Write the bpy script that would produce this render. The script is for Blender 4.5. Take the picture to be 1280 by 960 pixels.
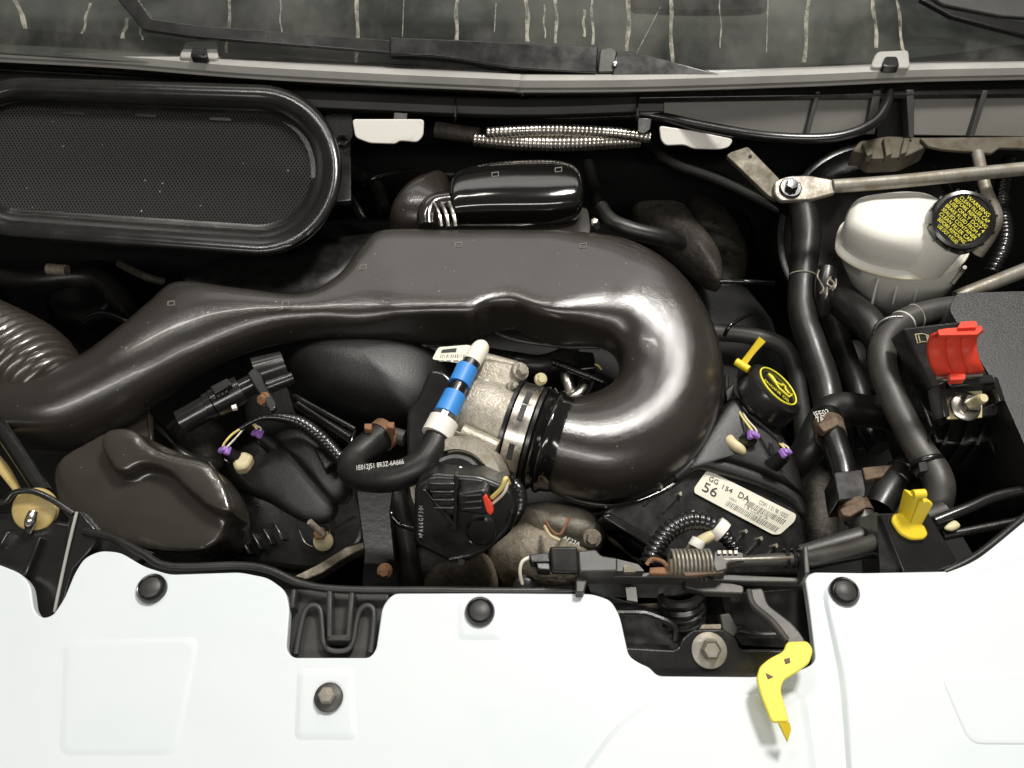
import bpy, bmesh, math, random
import numpy as np
from mathutils import Vector, Matrix
random.seed(7); rng = np.random.default_rng(7)
SC = bpy.context.scene; COL = SC.collection
for o in list(bpy.data.objects): bpy.data.objects.remove(o)
# ------------------------------------------------------------------ camera
TILT = math.radians(38); DIST = 0.78; FPX = 1065.0
cam_d = bpy.data.cameras.new('camera'); cam = bpy.data.objects.new('camera', cam_d); COL.objects.link(cam)
cam.location = (0, -DIST*math.sin(TILT), DIST*math.cos(TILT)); cam.rotation_euler = (TILT, 0, 0)
cam_d.sensor_fit = 'HORIZONTAL'; cam_d.sensor_width = 36; cam_d.lens = 36*FPX/1280
cam_d.clip_start = 0.02; cam_d.clip_end = 50
SC.camera = cam
# ------------------------------------------------------------------ light: ceiling lamps of a garage, a stand-in panel behind, a lowered strip in front
W = bpy.data.worlds.new('World'); SC.world = W; W.use_nodes = True
W.node_tree.nodes['Background'].inputs[0].default_value = (1.0, 0.95, 0.87, 1)
W.node_tree.nodes['Background'].inputs[1].default_value = 0.11
def area(name, loc, target, sx, sy, power, col=(1, .965, .91)):
    d = bpy.data.lights.new(name, 'AREA'); d.shape = 'RECTANGLE'; d.size = sx; d.size_y = sy; d.energy = power; d.color = col
    o = bpy.data.objects.new(name, d); COL.objects.link(o); o.location = loc
    o.rotation_euler = (Vector(target)-Vector(loc)).to_track_quat('-Z', 'Y').to_euler(); return o
area('overhead_light', (0.60, 0.60, 2.0), (0.15, 0, 0), 0.34, 0.38, 48)
area('overhead_light', (-0.55, 0.62, 2.1), (-.2, 0, 0), 0.9, 0.09, 10)
area('overhead_light', (0.1, 2.15, 2.1), (0, .1, 0), 3.0, 0.7, 13)  # added panel standing in for the bright hood underside and ceiling
area('overhead_light', (0.0, -1.5, 1.6), (0, .1, 0), 2.2, 0.16, 19)  # front strip set below ceiling height to brighten forward faces
SC.view_settings.view_transform = 'Standard'; SC.view_settings.look = 'None'
SC.view_settings.exposure = 0.0; SC.view_settings.gamma = 1
# ------------------------------------------------------------------ picking points of the place
CAM = np.array(cam.location); CT, ST = math.cos(TILT), math.sin(TILT)
RX = np.array((1., 0, 0)); UP = np.array((0, CT, ST)); FW = np.array((0, ST, -CT))
def ray(px, py): return FW + RX*((px-640)/FPX) - UP*((py-480)/FPX)
def plane(p, n): n = np.array(n, float); return (np.array(p, float), n/np.linalg.norm(n))
def off(pl, d): return (pl[0]+pl[1]*d, pl[1])
def V(px, py, z):
    r = ray(px, py)
    if isinstance(z, tuple): t = np.dot(z[0]-CAM, z[1])/np.dot(r, z[1])
    else: t = (z-CAM[2])/r[2]
    return CAM + r*t
def proj(p):
    d = np.asarray(p)-CAM; w = d@FW
    return np.stack([640+FPX*(d@RX)/w, 480-FPX*(d@UP)/w], -1)
def m_at(p): return float((np.asarray(p)-CAM)@FW)/FPX      # metres per pixel there
def nrm(v): v = np.asarray(v, float); return v/(np.linalg.norm(v)+1e-12)
def crom(pts, sub, closed=False):
    P = np.asarray(pts, float); n = len(P); out = []
    if n < 3 and not closed:
        return np.array([P[0]+(P[-1]-P[0])*t for t in np.linspace(0, 1, sub+1)])
    rngi = range(n if closed else n-1)
    for i in rngi:
        if closed: a, b, c, d = P[(i-1) % n], P[i], P[(i+1) % n], P[(i+2) % n]
        else: a, b, c, d = P[max(i-1, 0)], P[i], P[i+1], P[min(i+2, n-1)]
        for k in range(sub):
            t = k/sub
            out.append(.5*((2*b)+(c-a)*t+(2*a-5*b+4*c-d)*t*t+(3*b-a-3*c+d)*t**3))
    if not closed: out.append(P[-1])
    return np.array(out)
def rpoly(poly, r, k=4):
    """round the corners of a polygon (pixels)"""
    P = np.array(poly, float); n = len(P); out = []
    for i in range(n):
        a, b, c = P[i-1], P[i], P[(i+1) % n]
        u, v = a-b, c-b; lu, lv = np.linalg.norm(u), np.linalg.norm(v)
        d = min(r, lu*.45, lv*.45)
        p, q = b+u/lu*d, b+v/lv*d
        for t in np.linspace(0, 1, k+1): out.append((1-t)**2*p+2*t*(1-t)*b+t*t*q)
    return out
# ------------------------------------------------------------------ geometry
class G:
    def __init__(s): s.v = []; s.f = []
    def add(s, v, f):
        b = len(s.v); s.v += [tuple(map(float, p)) for p in v]; s.f += [tuple(i+b for i in q) for q in f]; return s
    def grid(s, rows, closed_u=False, closed_v=False, cap=False):
        n = len(rows); m = len(rows[0]); v = [p for r in rows for p in r]; f = []
        for i in range(n if closed_v else n-1):
            for j in range(m if closed_u else m-1):
                i2, j2 = (i+1) % n, (j+1) % m
                f.append((i*m+j, i*m+j2, i2*m+j2, i2*m+j))
        if cap: f.append(tuple(range(m-1, -1, -1))); f.append(tuple((n-1)*m+j for j in range(m)))
        return s.add(v, f)
    def tube(s, pts, rad, n=14, sub=8, pxr=True, corr=None, cap=True, flat=1.0, spline=True):
        """pts world; rad one or list (pixels unless pxr False)"""
        pts = np.array(pts, float); k = len(pts)
        R = np.full(k, rad, float) if np.isscalar(rad) else np.array(rad, float)
        if pxr: R = R*np.array([m_at(p) for p in pts])
        Q = crom(np.c_[pts, R], sub) if spline and k > 2 else (np.c_[pts, R] if k > 2 and not spline else crom(np.c_[pts, R], max(1, sub//4)))
        P, R = Q[:, :3], Q[:, 3]
        if corr:
            pitch, dep = corr
            L = np.r_[0, np.cumsum(np.linalg.norm(np.diff(P, axis=0), axis=1))]
            S = np.linspace(0, L[-1], max(8, int(L[-1]/pitch*6)))
            P = np.c_[[np.interp(S, L, P[:, i]) for i in range(3)]].T; R = np.interp(S, L, R)
            R = R*(1-dep+dep*np.abs(np.sin(np.pi*S/pitch))**.6*1.0)
        T = np.gradient(P, axis=0); T /= np.linalg.norm(T, axis=1)[:, None]+1e-12
        u = nrm(np.cross(T[0], (0, .3, 1) if abs(T[0][2]) < .9 else (1, 0, 0)))
        rows = []
        for p, t, r in zip(P, T, R):
            u = nrm(u-t*np.dot(u, t)); w = np.cross(t, u)
            a = np.linspace(0, 2*math.pi, n, endpoint=False)
            rows.append(p+r*(np.cos(a)[:, None]*u+flat*np.sin(a)[:, None]*w))
        return s.grid(rows, closed_u=True, cap=cap)
    def prism(s, top, vec):
        """top: world points; vec: world vector to the other side"""
        n = len(top); vec = np.array(vec)
        top = [np.array(p) for p in top]
        nn = sum((np.cross(top[i], top[(i+1) % n]) for i in range(n)))
        if np.dot(nn, vec) > 0: top = top[::-1]
        v = top+[p+vec for p in top]
        f = [tuple(range(n)), tuple(range(2*n-1, n-1, -1))]+[(i, n+i, n+(i+1) % n, (i+1) % n) for i in range(n)]
        return s.add(v, f)
    def plate(s, poly, z, th, r=0, vec=None):
        """poly in pixels on height or plane z, thickness th"""
        if r: poly = rpoly(poly, r)
        pts = [V(p[0], p[1], p[2] if len(p) > 2 else z) for p in poly]
        if vec is None: vec = -z[1]*th if isinstance(z, tuple) else np.array((0, 0, -th))
        return s.prism(pts, vec)
    def box(s, c, x, y, z, sx, sy, sz):
        c = np.array(c); x, y, z = nrm(x)*sx/2, nrm(y)*sy/2, nrm(z)*sz/2
        return s.prism([c+x+y+z, c-x+y+z, c-x-y+z, c+x-y+z], -2*z)
    def lathe(s, c, axis, prof, n=28, start=0.0):
        """prof: (radius m, height m along axis)"""
        a = nrm(axis); u = nrm(np.cross(a, (0, 1, .2) if abs(a[1]) < .9 else (1, 0, 0))); w = np.cross(a, u)
        th = np.linspace(0, 2*math.pi, n, endpoint=False)+start
        rows = [np.array(c)+a*h+r*(np.cos(th)[:, None]*u+np.sin(th)[:, None]*w) for r, h in prof]
        return s.grid(rows, closed_u=True, cap=True)
    def helix(s, a, b, R, r, turns, n=7, per=18):
        a, b = np.array(a), np.array(b); t = nrm(b-a); u = nrm(np.cross(t, (.1, 1, .2))); w = np.cross(t, u)
        k = int(turns*per); pts = [a+(b-a)*i/k+R*(math.cos(2*math.pi*i/per)*u+math.sin(2*math.pi*i/per)*w) for i in range(k+1)]
        return s.tube(pts, r, n=n, pxr=False, spline=False)
    def pillow(s, poly, z, H, n=2.2, sub=4, rings=10, under=.35, flat=None):
        """puffed moulded body over a pixel outline"""
        P = crom(poly, sub, closed=True); c = P.mean(0); B = np.array([V(p[0], p[1], z) for p in P]); C = V(c[0], c[1], z)
        nv = z[1] if isinstance(z, tuple) else np.array((0, 0, 1.))
        rows = []
        for sc in [.0001]+[math.sin(math.pi/2*i/(rings)) for i in range(1, rings+1)]:
            h = H*max(0, 1-sc**n)**(1/n); rows.append(C+(B-C)*sc+nv*h)
        for sc in [math.cos(math.pi/2*i/5) for i in range(1, 6)]:
            h = -H*under*max(0, 1-sc**n)**(1/n); rows.append(C+(B-C)*max(sc, .0001)+nv*h)
        return s.grid(rows, closed_u=True)
    def loft(s, st, sub=5, n=28, cap=True):
        """stations: (Ax,Ay,Bx,By,z,thick,expo): outline edges in the picture, body horizontal at height z"""
        Q = crom(np.array(st, float), sub); rows = []
        for q in Q:
            A, B = q[:2], q[2:4]; zc, T, e = q[4:7]
            a3, b3 = V(*A, zc), V(*B, zc); ew = nrm(b3-a3); ez = np.array((0, 0, 1.)); c = (a3+b3)/2; hw = np.linalg.norm(b3-a3)/2
            L = np.linalg.norm(B-A); u = (B-A)/L
            th = np.linspace(0, 2*math.pi, n, endpoint=False)
            cx = np.sign(np.cos(th))*np.abs(np.cos(th))**(2/e); sx = np.sign(np.sin(th))*np.abs(np.sin(th))**(2/e)
            for _ in range(8):
                pts = c+hw*cx[:, None]*ew+T/2*sx[:, None]*ez
                t = (proj(pts)-A)@u; lo, hi = t.min(), t.max()
                k = abs(np.dot((proj(c+ew*.01)-proj(c)), u))/.01
                hw = max(.006, hw+(L-(hi-lo))/2/k); c = c+ew*((L-hi-lo)/2/k)
            rows.append(c+hw*cx[:, None]*ew+T/2*sx[:, None]*ez)
        return s.grid(rows, closed_u=True, cap=cap)
WL = {}      # world position of each object's origin
def mk(name, g, mat, parent=None, smooth=40, bevel=None, seg=2, remesh=None, solid=None, subd=0, kind=None, label=None, cat=None, group=None):
    v = np.array(g.v); c = np.array(((v[:, 0].min()+v[:, 0].max())/2, (v[:, 1].min()+v[:, 1].max())/2, v[:, 2].min()))
    me = bpy.data.meshes.new(name); me.from_pydata((v-c).tolist(), [], g.f); me.validate(); me.update()
    bm = bmesh.new(); bm.from_mesh(me); bmesh.ops.recalc_face_normals(bm, faces=bm.faces); bm.to_mesh(me); bm.free()
    me.materials.append(M[mat])
    o = bpy.data.objects.new(name, me); COL.objects.link(o); WL[o] = c
    if parent is not None: o.parent = parent
    if remesh:
        md = o.modifiers.new('r', 'REMESH'); md.mode = 'VOXEL'; md.voxel_size = remesh[0]; md.use_smooth_shade = True
        sm = o.modifiers.new('s', 'SMOOTH'); sm.factor = .5; sm.iterations = remesh[1]
    if solid:
        md = o.modifiers.new('t', 'SOLIDIFY'); md.thickness = solid; md.offset = -1
    if bevel:
        md = o.modifiers.new('b', 'BEVEL'); md.width = bevel; md.segments = seg; md.limit_method = 'ANGLE'; md.angle_limit = math.radians(38)
    if subd:
        md = o.modifiers.new('u', 'SUBSURF'); md.levels = subd; md.render_levels = subd
    if smooth:
        me.polygons.foreach_set('use_smooth', [True]*len(me.polygons))
        if not remesh and not subd: me.set_sharp_from_angle(angle=math.radians(smooth if not bevel else 60))
    if kind: o['kind'] = kind
    if label: o['label'] = label; o['category'] = cat
    if group: o['group'] = group
    return o
def thing(name, label, cat, group=None):
    o = bpy.data.objects.new(name, None); COL.objects.link(o); o.empty_display_size = .02; WL[o] = None
    o['label'] = label; o['category'] = cat
    if group: o['group'] = group
    return o
def finish():
    for o in [x for x in WL if x.type == 'EMPTY']:
        ch = [c for c in WL if c.parent is o]
        cc = np.array([WL[c] for c in ch]); WL[o] = np.array((cc[:, 0].mean(), cc[:, 1].mean(), cc[:, 2].min()))
    for o in WL:
        o.location = WL[o] if o.parent is None else WL[o]-WL[o.parent]
def gtext(s, a, b, z, mat, parent, name='lettering', lift=.0003, squash=None, center=False):
    """flat lettering from pixel a to pixel b on plane z"""
    cu = bpy.data.curves.new('t', 'FONT'); cu.body = s; cu.size = 1; cu.resolution_u = 3
    ob = bpy.data.objects.new('t', cu); COL.objects.link(ob); dg = bpy.context.evaluated_depsgraph_get(); dg.update()
    me = bpy.data.meshes.new_from_object(ob.evaluated_get(dg)); vs = np.array([v.co[:] for v in me.vertices]); fs = [tuple(p.vertices) for p in me.polygons]
    bpy.data.objects.remove(ob); bpy.data.meshes.remove(me)
    w = vs[:, 0].max()-vs[:, 0].min(); vs[:, 0] -= vs[:, 0].min()
    A, B = V(*a, z), V(*b, z); nv = z[1] if isinstance(z, tuple) else np.array((0, 0, 1.))
    x = nrm(B-A); y = np.cross(nv, x); k = np.linalg.norm(B-A)/w; ky = k*(squash or 1)
    g = G().add([A+x*p[0]*k+y*p[1]*ky+nv*lift for p in vs], fs)
    return mk(name, g, mat, parent, smooth=None)
# ------------------------------------------------------------------ materials
M = {}
def mat(name, col, rough=.5, metal=0.0, bump=None, var=None, rvar=None, coat=0.0, specks=None, spec=.5, trans=0, sss=0):
    m = bpy.data.materials.new(name); m.use_nodes = True; nt = m.node_tree; N = nt.nodes; L = nt.links
    b = N['Principled BSDF']; b.inputs['Base Color'].default_value = (*col, 1); b.inputs['Roughness'].default_value = rough
    b.inputs['Metallic'].default_value = metal; b.inputs['Coat Weight'].default_value = coat; b.inputs['Coat Roughness'].default_value = .08
    b.inputs['Specular IOR Level'].default_value = spec
    if trans: b.inputs['Transmission Weight'].default_value = trans
    if sss: b.inputs['Subsurface Weight'].default_value = sss; b.inputs['Subsurface Radius'].default_value = (.02, .018, .014)
    tc = N.new('ShaderNodeTexCoord')
    def noise(sc, det=5, rg=.6):
        n = N.new('ShaderNodeTexNoise'); n.inputs['Scale'].default_value = sc; n.inputs['Detail'].default_value = det; n.inputs['Roughness'].default_value = rg
        L.new(tc.outputs['Object'], n.inputs['Vector']); return n
    def ramp(src, a, bb):
        r = N.new('ShaderNodeMapRange'); r.inputs['From Min'].default_value = a; r.inputs['From Max'].default_value = bb; r.clamp = True
        L.new(src, r.inputs['Value']); return r.outputs['Result']
    colsock = None
    def mix(fac, c1, c2):
        x = N.new('ShaderNodeMix'); x.data_type = 'RGBA'
        L.new(fac, x.inputs['Factor'])
        if c1 is None: x.inputs['A'].default_value = (*col, 1)
        else: L.new(c1, x.inputs['A'])
        x.inputs['B'].default_value = (*c2, 1); return x.outputs['Result']
    for vv in (var or []):            # (scale, lo, hi, colour)
        colsock = mix(ramp(noise(vv[0]).outputs['Fac'], vv[1], vv[2]), colsock, vv[3])
    if specks:                        # (scale, size, colour)
        vo = N.new('ShaderNodeTexVoronoi'); vo.inputs['Scale'].default_value = specks[0]; L.new(tc.outputs['Object'], vo.inputs['Vector'])
        sep = N.new('ShaderNodeSeparateColor'); L.new(vo.outputs['Color'], sep.inputs[0])
        a = ramp(vo.outputs['Distance'], specks[1], specks[1]*.6); c = ramp(sep.outputs[0], .92, .93)
        mu = N.new('ShaderNodeMath'); mu.operation = 'MULTIPLY'; L.new(a, mu.inputs[0]); L.new(c, mu.inputs[1])
        colsock = mix(mu.outputs[0], colsock, specks[2])
    if colsock is not None: L.new(colsock, b.inputs['Base Color'])
    if rvar:                          # (scale, rough lo, rough hi)
        r = N.new('ShaderNodeMapRange'); r.inputs['From Min'].default_value = .3; r.inputs['From Max'].default_value = .7
        r.inputs['To Min'].default_value = rvar[1]; r.inputs['To Max'].default_value = rvar[2]
        L.new(noise(rvar[0]).outputs['Fac'], r.inputs['Value']); L.new(r.outputs['Result'], b.inputs['Roughness'])
    prev = None
    for bb in (bump or []):           # (scale, strength, distance)
        bn = N.new('ShaderNodeBump'); bn.inputs['Strength'].default_value = bb[1]; bn.inputs['Distance'].default_value = bb[2]
        L.new(noise(bb[0], 3).outputs['Fac'], bn.inputs['Height'])
        if prev: L.new(prev, bn.inputs['Normal'])
        prev = bn.outputs['Normal']
    if prev: L.new(prev, b.inputs['Normal'])
    M[name] = m; return m
mat('duct', (.024, .0205, .017), .22, spec=.85, bump=[(800, .30, .0008), (45, .05, .002)], var=[(9, .45, .75, (.030, .026, .022))], rvar=(30, .16, .26), coat=.3, specks=(230, .13, (.30, .28, .24)))
mat('gloss', (.021, .0178, .0145), .14, spec=.85, bump=[(700, .05, .0005), (35, .06, .002)], coat=.5, rvar=(25, .10, .2), specks=(160, .10, (.22, .21, .18)))
mat('satin_brown', (.034, .029, .023), .24, spec=.9, bump=[(800, .12, .0006), (35, .05, .002)], coat=.25, rvar=(25, .20, .30), specks=(200, .10, (.22, .21, .18)))
mat('gloss_black', (.006, .0056, .005), .13, spec=.7, bump=[(500, .03, .0005)], coat=.3, specks=(140, .08, (.2, .2, .18)))
mat('black', (.006, .0058, .0055), .30, spec=.8, bump=[(900, .2, .0006)], var=[(40, .5, .8, (.013, .012, .011))], rvar=(60, .22, .42))
mat('black_grain', (.0055, .0053, .005), .42, spec=.9, bump=[(1050, .42, .0010)], var=[(30, .5, .85, (.014, .013, .012))], specks=(300, .12, (.10, .095, .09)))
mat('black_sat', (.010, .0097, .0092), .22, spec=.85, bump=[(900, .07, .0005)], var=[(25, .5, .8, (.022, .021, .018))], rvar=(40, .16, .30))
mat('rubber', (.012, .0114, .0104), .40, spec=.55, bump=[(500, .14, .0006)], var=[(35, .45, .75, (.026, .0245, .0215))], rvar=(40, .28, .48))
mat('rubber_dusty', (.032, .030, .0265), .46, spec=.7, bump=[(600, .2, .0007)], var=[(30, .4, .7, (.058, .055, .047))], rvar=(40, .38, .55))
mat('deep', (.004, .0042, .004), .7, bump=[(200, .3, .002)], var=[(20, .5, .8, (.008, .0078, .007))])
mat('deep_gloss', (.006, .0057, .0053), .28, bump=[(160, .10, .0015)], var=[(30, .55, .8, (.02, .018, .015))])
mat('cowl', (.034, .0333, .0312), .34, bump=[(1200, .25, .0006)], var=[(14, .4, .75, (.052, .050, .046))], rvar=(20, .36, .52))
mat('cowl_bead', (.34, .335, .315), .28, bump=[(900, .2, .0006)], var=[(18, .4, .7, (.42, .41, .385))])  # pale tone puts the highlight along the cowl bead into colour
mat('cowl_pocket', (.16, .155, .14), .55, bump=[(1000, .2, .0005)], var=[(12, .45, .8, (.12, .116, .105))])
mat('white', (.65, .695, .71), .42, coat=.10, bump=[(11, .16, .006)], var=[(5, .45, .8, (.61, .67, .695))])
mat('white_part', (.78, .76, .70), .4, var=[(60, .55, .85, (.5, .47, .40))])
mat('alu', (.40, .37, .31), .42, metal=.55, bump=[(420, .5, .0012), (90, .2, .002)], var=[(120, .42, .7, (.30, .26, .20)), (40, .5, .8, (.50, .47, .41))], rvar=(90, .32, .6))
mat('alu_dirty', (.30, .26, .20), .6, metal=.3, bump=[(300, .6, .0016), (70, .3, .003)], var=[(70, .4, .7, (.16, .135, .10)), (200, .5, .8, (.42, .37, .29))])
mat('alu_dirty_dim', (.055, .048, .038), .6, metal=.2, bump=[(260, .6, .0016), (70, .3, .003)], var=[(70, .4, .7, (.025, .021, .017)), (200, .5, .8, (.10, .088, .07))])  # darker copy of alu_dirty; dimness deep in the bay put into colour
mat('steel', (.62, .59, .53), .26, metal=1, bump=[(300, .08, .0006)], var=[(60, .5, .8, (.45, .41, .35))], rvar=(80, .2, .38))
mat('chrome', (.75, .72, .66), .18, metal=1, bump=[(200, .05, .0006)], rvar=(60, .12, .3))
mat('zinc', (.30, .285, .25), .55, metal=.45, bump=[(350, .3, .0008)], var=[(60, .4, .7, (.17, .135, .08)), (25, .5, .8, (.36, .35, .31))], rvar=(60, .35, .6))
mat('zinc_dirty', (.13, .115, .085), .6, metal=.4, bump=[(350, .4, .001)], var=[(60, .4, .7, (.07, .055, .035)), (25, .5, .8, (.22, .205, .17))], rvar=(60, .45, .7))
mat('dark_steel', (.055, .053, .049), .48, metal=.3, bump=[(300, .2, .0008)], var=[(50, .45, .75, (.10, .092, .08))])
mat('rust', (.26, .13, .065), .7, metal=.2, bump=[(400, .6, .0012)], var=[(120, .4, .7, (.12, .06, .035)), (60, .5, .8, (.40, .27, .17))])
mat('rust_brown', (.17, .115, .075), .7, metal=.3, bump=[(400, .5, .0012)], var=[(120, .4, .7, (.07, .05, .035)), (80, .55, .8, (.30, .24, .17))])
mat('yellow', (.80, .60, .03), .38, bump=[(400, .06, .0006)], var=[(30, .5, .85, (.76, .52, .012))])
mat('yellow_pale', (.80, .70, .09), .4, bump=[(300, .05, .0006)], var=[(25, .5, .85, (.80, .68, .06))])
mat('print_yellow', (.85, .78, .05), .5)
mat('tan', (.55, .42, .17), .55, bump=[(300, .2, .0008)], var=[(50, .45, .75, (.40, .28, .09))])
mat('cream', (.62, .55, .33), .45, bump=[(300, .15, .0006)], var=[(60, .45, .75, (.5, .42, .22))])
mat('tank', (.80, .79, .73), .42, bump=[(250, .06, .0008)], var=[(10, .4, .7, (.74, .73, .66)), (40, .6, .85, (.84, .83, .78))], sss=.6)
mat('seam', (.74, .70, .55), .4, sss=.4)
mat('red', (.74, .060, .030), .36, bump=[(300, .05, .0006)], var=[(40, .5, .8, (.62, .05, .026))])
mat('blue', (.04, .24, .66), .45, bump=[(300, .1, .0006)], var=[(90, .5, .8, (.06, .32, .75))])
mat('purple', (.34, .17, .56), .42)
mat('paper', (.80, .78, .66), .5, var=[(40, .5, .8, (.74, .71, .58))])
mat('print', (.03, .03, .03), .6)
mat('print_grey', (.22, .21, .19), .6)
mat('print_white', (.6, .59, .55), .6)
mat('wire_yellow', (.75, .62, .22), .4)
mat('wire_white', (.72, .68, .56), .45)
mat('wire_tan', (.55, .38, .22), .45)
mat('cable_dark', (.007, .0068, .0065), spec=.8, rough=.26, bump=[(400, .1, .0006)])
mat('mesh', (.14, .138, .133), .30, metal=.7)
mat('dash', (.018, .0185, .018), .8, bump=[(60, .2, .002)], var=[(4, .45, .56, (.075, .075, .07))])
def special(name):
    m = bpy.data.materials.new(name); m.use_nodes = True; M[name] = m; nt = m.node_tree; nt.nodes.clear()
    return nt, nt.nodes, nt.links
def dirty_glass(name, dust_col, lo, hi, scale, base, fresnel=True):
    nt, N, L = special(name)
    out = N.new('ShaderNodeOutputMaterial'); tc = N.new('ShaderNodeTexCoord'); mp = N.new('ShaderNodeMapping'); mp.inputs['Scale'].default_value = scale
    L.new(tc.outputs['Object'], mp.inputs['Vector'])
    n = N.new('ShaderNodeTexNoise'); n.inputs['Scale'].default_value = 1; n.inputs['Detail'].default_value = 8; n.inputs['Roughness'].default_value = .65; L.new(mp.outputs[0], n.inputs['Vector'])
    r = N.new('ShaderNodeMapRange'); r.inputs['From Min'].default_value = lo; r.inputs['From Max'].default_value = hi
    r.inputs['To Min'].default_value = base[0]; r.inputs['To Max'].default_value = base[1]; L.new(n.outputs['Fac'], r.inputs['Value'])
    d = N.new('ShaderNodeBsdfDiffuse'); d.inputs[0].default_value = (*dust_col, 1)
    t = N.new('ShaderNodeBsdfTransparent'); t.inputs[0].default_value = (.8, .83, .81, 1)
    mx = N.new('ShaderNodeMixShader'); L.new(r.outputs[0], mx.inputs[0]); L.new(t.outputs[0], mx.inputs[1]); L.new(d.outputs[0], mx.inputs[2])
    if fresnel:
        g = N.new('ShaderNodeBsdfGlossy'); g.inputs['Roughness'].default_value = .04; fr = N.new('ShaderNodeFresnel'); fr.inputs[0].default_value = 1.5
        m2 = N.new('ShaderNodeMixShader'); L.new(fr.outputs[0], m2.inputs[0]); L.new(mx.outputs[0], m2.inputs[1]); L.new(g.outputs[0], m2.inputs[2])
        L.new(m2.outputs[0], out.inputs[0])
    else: L.new(mx.outputs[0], out.inputs[0])
dirty_glass('glass', (.42, .405, .37), .42, .76, (11, 8, 8), (.015, .20))
dirty_glass('streak', (.60, .57, .48), .34, .60, (120, 80, 80), (.05, .55), False)

# ================================================================== the setting: the dark bay
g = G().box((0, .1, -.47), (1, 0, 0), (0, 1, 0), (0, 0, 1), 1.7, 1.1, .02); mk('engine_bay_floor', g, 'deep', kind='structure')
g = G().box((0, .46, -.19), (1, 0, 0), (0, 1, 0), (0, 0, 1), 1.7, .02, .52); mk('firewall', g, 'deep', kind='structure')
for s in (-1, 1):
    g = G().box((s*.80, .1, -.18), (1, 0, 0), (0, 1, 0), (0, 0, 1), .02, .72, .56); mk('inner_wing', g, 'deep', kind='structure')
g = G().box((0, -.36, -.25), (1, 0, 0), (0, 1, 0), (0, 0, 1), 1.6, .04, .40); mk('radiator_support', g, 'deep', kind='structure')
# engine block: dark casting under everything
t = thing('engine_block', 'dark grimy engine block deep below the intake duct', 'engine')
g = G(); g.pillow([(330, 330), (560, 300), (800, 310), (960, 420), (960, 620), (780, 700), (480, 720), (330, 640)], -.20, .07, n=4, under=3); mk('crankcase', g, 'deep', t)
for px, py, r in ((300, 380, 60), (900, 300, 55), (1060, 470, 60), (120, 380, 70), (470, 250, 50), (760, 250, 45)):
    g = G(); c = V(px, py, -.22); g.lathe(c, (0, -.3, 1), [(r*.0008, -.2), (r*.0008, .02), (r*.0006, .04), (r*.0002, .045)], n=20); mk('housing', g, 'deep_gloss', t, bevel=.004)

# ================================================================== windscreen
GP = plane(V(640, 88, .105), (0, -math.sin(math.radians(34)), math.cos(math.radians(34))))
t = thing('windscreen', 'dusty windscreen with dried drip marks above the cowl', 'windscreen')
mk('glass_pane', G().plate([(-260, -150), (1540, -150), (1500, 80), (1000, 92), (640, 104), (300, 86), (-220, 50)], GP, .004), 'glass', t)
D = [((12, -20), (33, 36), 9), ((112, 4), (103, 42), 5), ((160, 22), (153, 48), 7), ((174, 33), (178, 50), 4), ((289, -20), (283, 66), 6), ((447, -20), (446, 78), 7),
     ((572, -20), (570, 52), 7), ((657, -20), (660, 52), 8), ((680, 6), (681, 48), 3), ((695, -20), (695, 54), 6), ((730, 12), (730, 46), 5), ((740, -20), (741, 56), 5),
     ((787, -20), (784, 64), 8), ((838, -20), (840, 78), 7), ((1012, -20), (1005, 78), 7), ((1090, -20), (1096, 60), 7), ((1119, -20), (1129, 64), 6), ((826, 8), (795, 68), 1.5),
     ((620, 4), (618, 40), 2), ((900, -10), (901, 60), 2.5), ((960, 0), (958, 66), 2), ((350, 0), (352, 50), 2.5), ((505, -5), (503, 46), 2)]
gp = off(GP, .0006)
for a, b, w in D:
    k = 14; L_, R_ = [], []
    ph = random.random()*6
    for i in range(k+1):
        s = i/k; x = a[0]+(b[0]-a[0])*s+1.0*math.sin(ph+s*9)*(w > 2); y = a[1]+(b[1]-a[1])*s; ww = w/2*.72*(.9+.14*math.sin(ph*2+s*13))
        L_.append(V(x-ww, y, gp)); R_.append(V(x+ww, y, gp))
    mk('dried_drip', G().grid([L_, R_]), 'streak', t, smooth=None)
t = thing('dashboard', 'dim grey dashboard seen through the windscreen', 'dashboard')
mk('dash_top', G().plate([(-300, -140), (1600, -140), (1560, 84), (-260, 84)], .07, .02), 'dash', t)
mk('dash_pad', G().plate([(780, -60), (965, -60), (960, 9), (930, 12), (860, 12), (790, 9)], .078, .006, r=8), 'deep_gloss', t)
# wiper
wp = off(GP, .016)
t = thing('windscreen_wiper', 'black folded steel wiper arm lying along the windscreen base', 'wiper')
mk('wiper_rod', G().plate([(136, -14), (163, -14), (189, 23), (245, 31), (490, 50), (490, 66), (238, 46), (178, 37)], wp, .006), 'black_sat', t, bevel=.0012)
mk('arm_channel', G().plate([(487, 46), (588, 50), (748, 58), (746, 91), (640, 85), (575, 74), (540, 70), (487, 68)], off(wp, .004), .012), 'black_sat', t, bevel=.0016)
mk('hinge', G().plate([(750, 61), (764, 58), (773, 66), (769, 90), (747, 91)], off(wp, .002), .012, r=4), 'dark_steel', t, bevel=.0015)
mk('arm_base', G().plate([(770, 63), (803, 66), (912, 95), (764, 95)], off(wp, .003), .012), 'black_sat', t, bevel=.002)
c = V(769, 80, off(wp, .004)); mk('pivot_pin', G().lathe(c, GP[1], [(.003, -.004), (.003, .001), (.002, .0018)], n=12), 'steel', t)
t = thing('windscreen_wiper', 'grey and black wiper blade crossing the windscreen above the fuse box side', 'wiper')
mk('blade_spine', G().plate([(1118, -30), (1330, -30), (1330, 26), (1250, 20), (1180, 6)], wp, .006), 'cowl', t, bevel=.0015)
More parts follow.
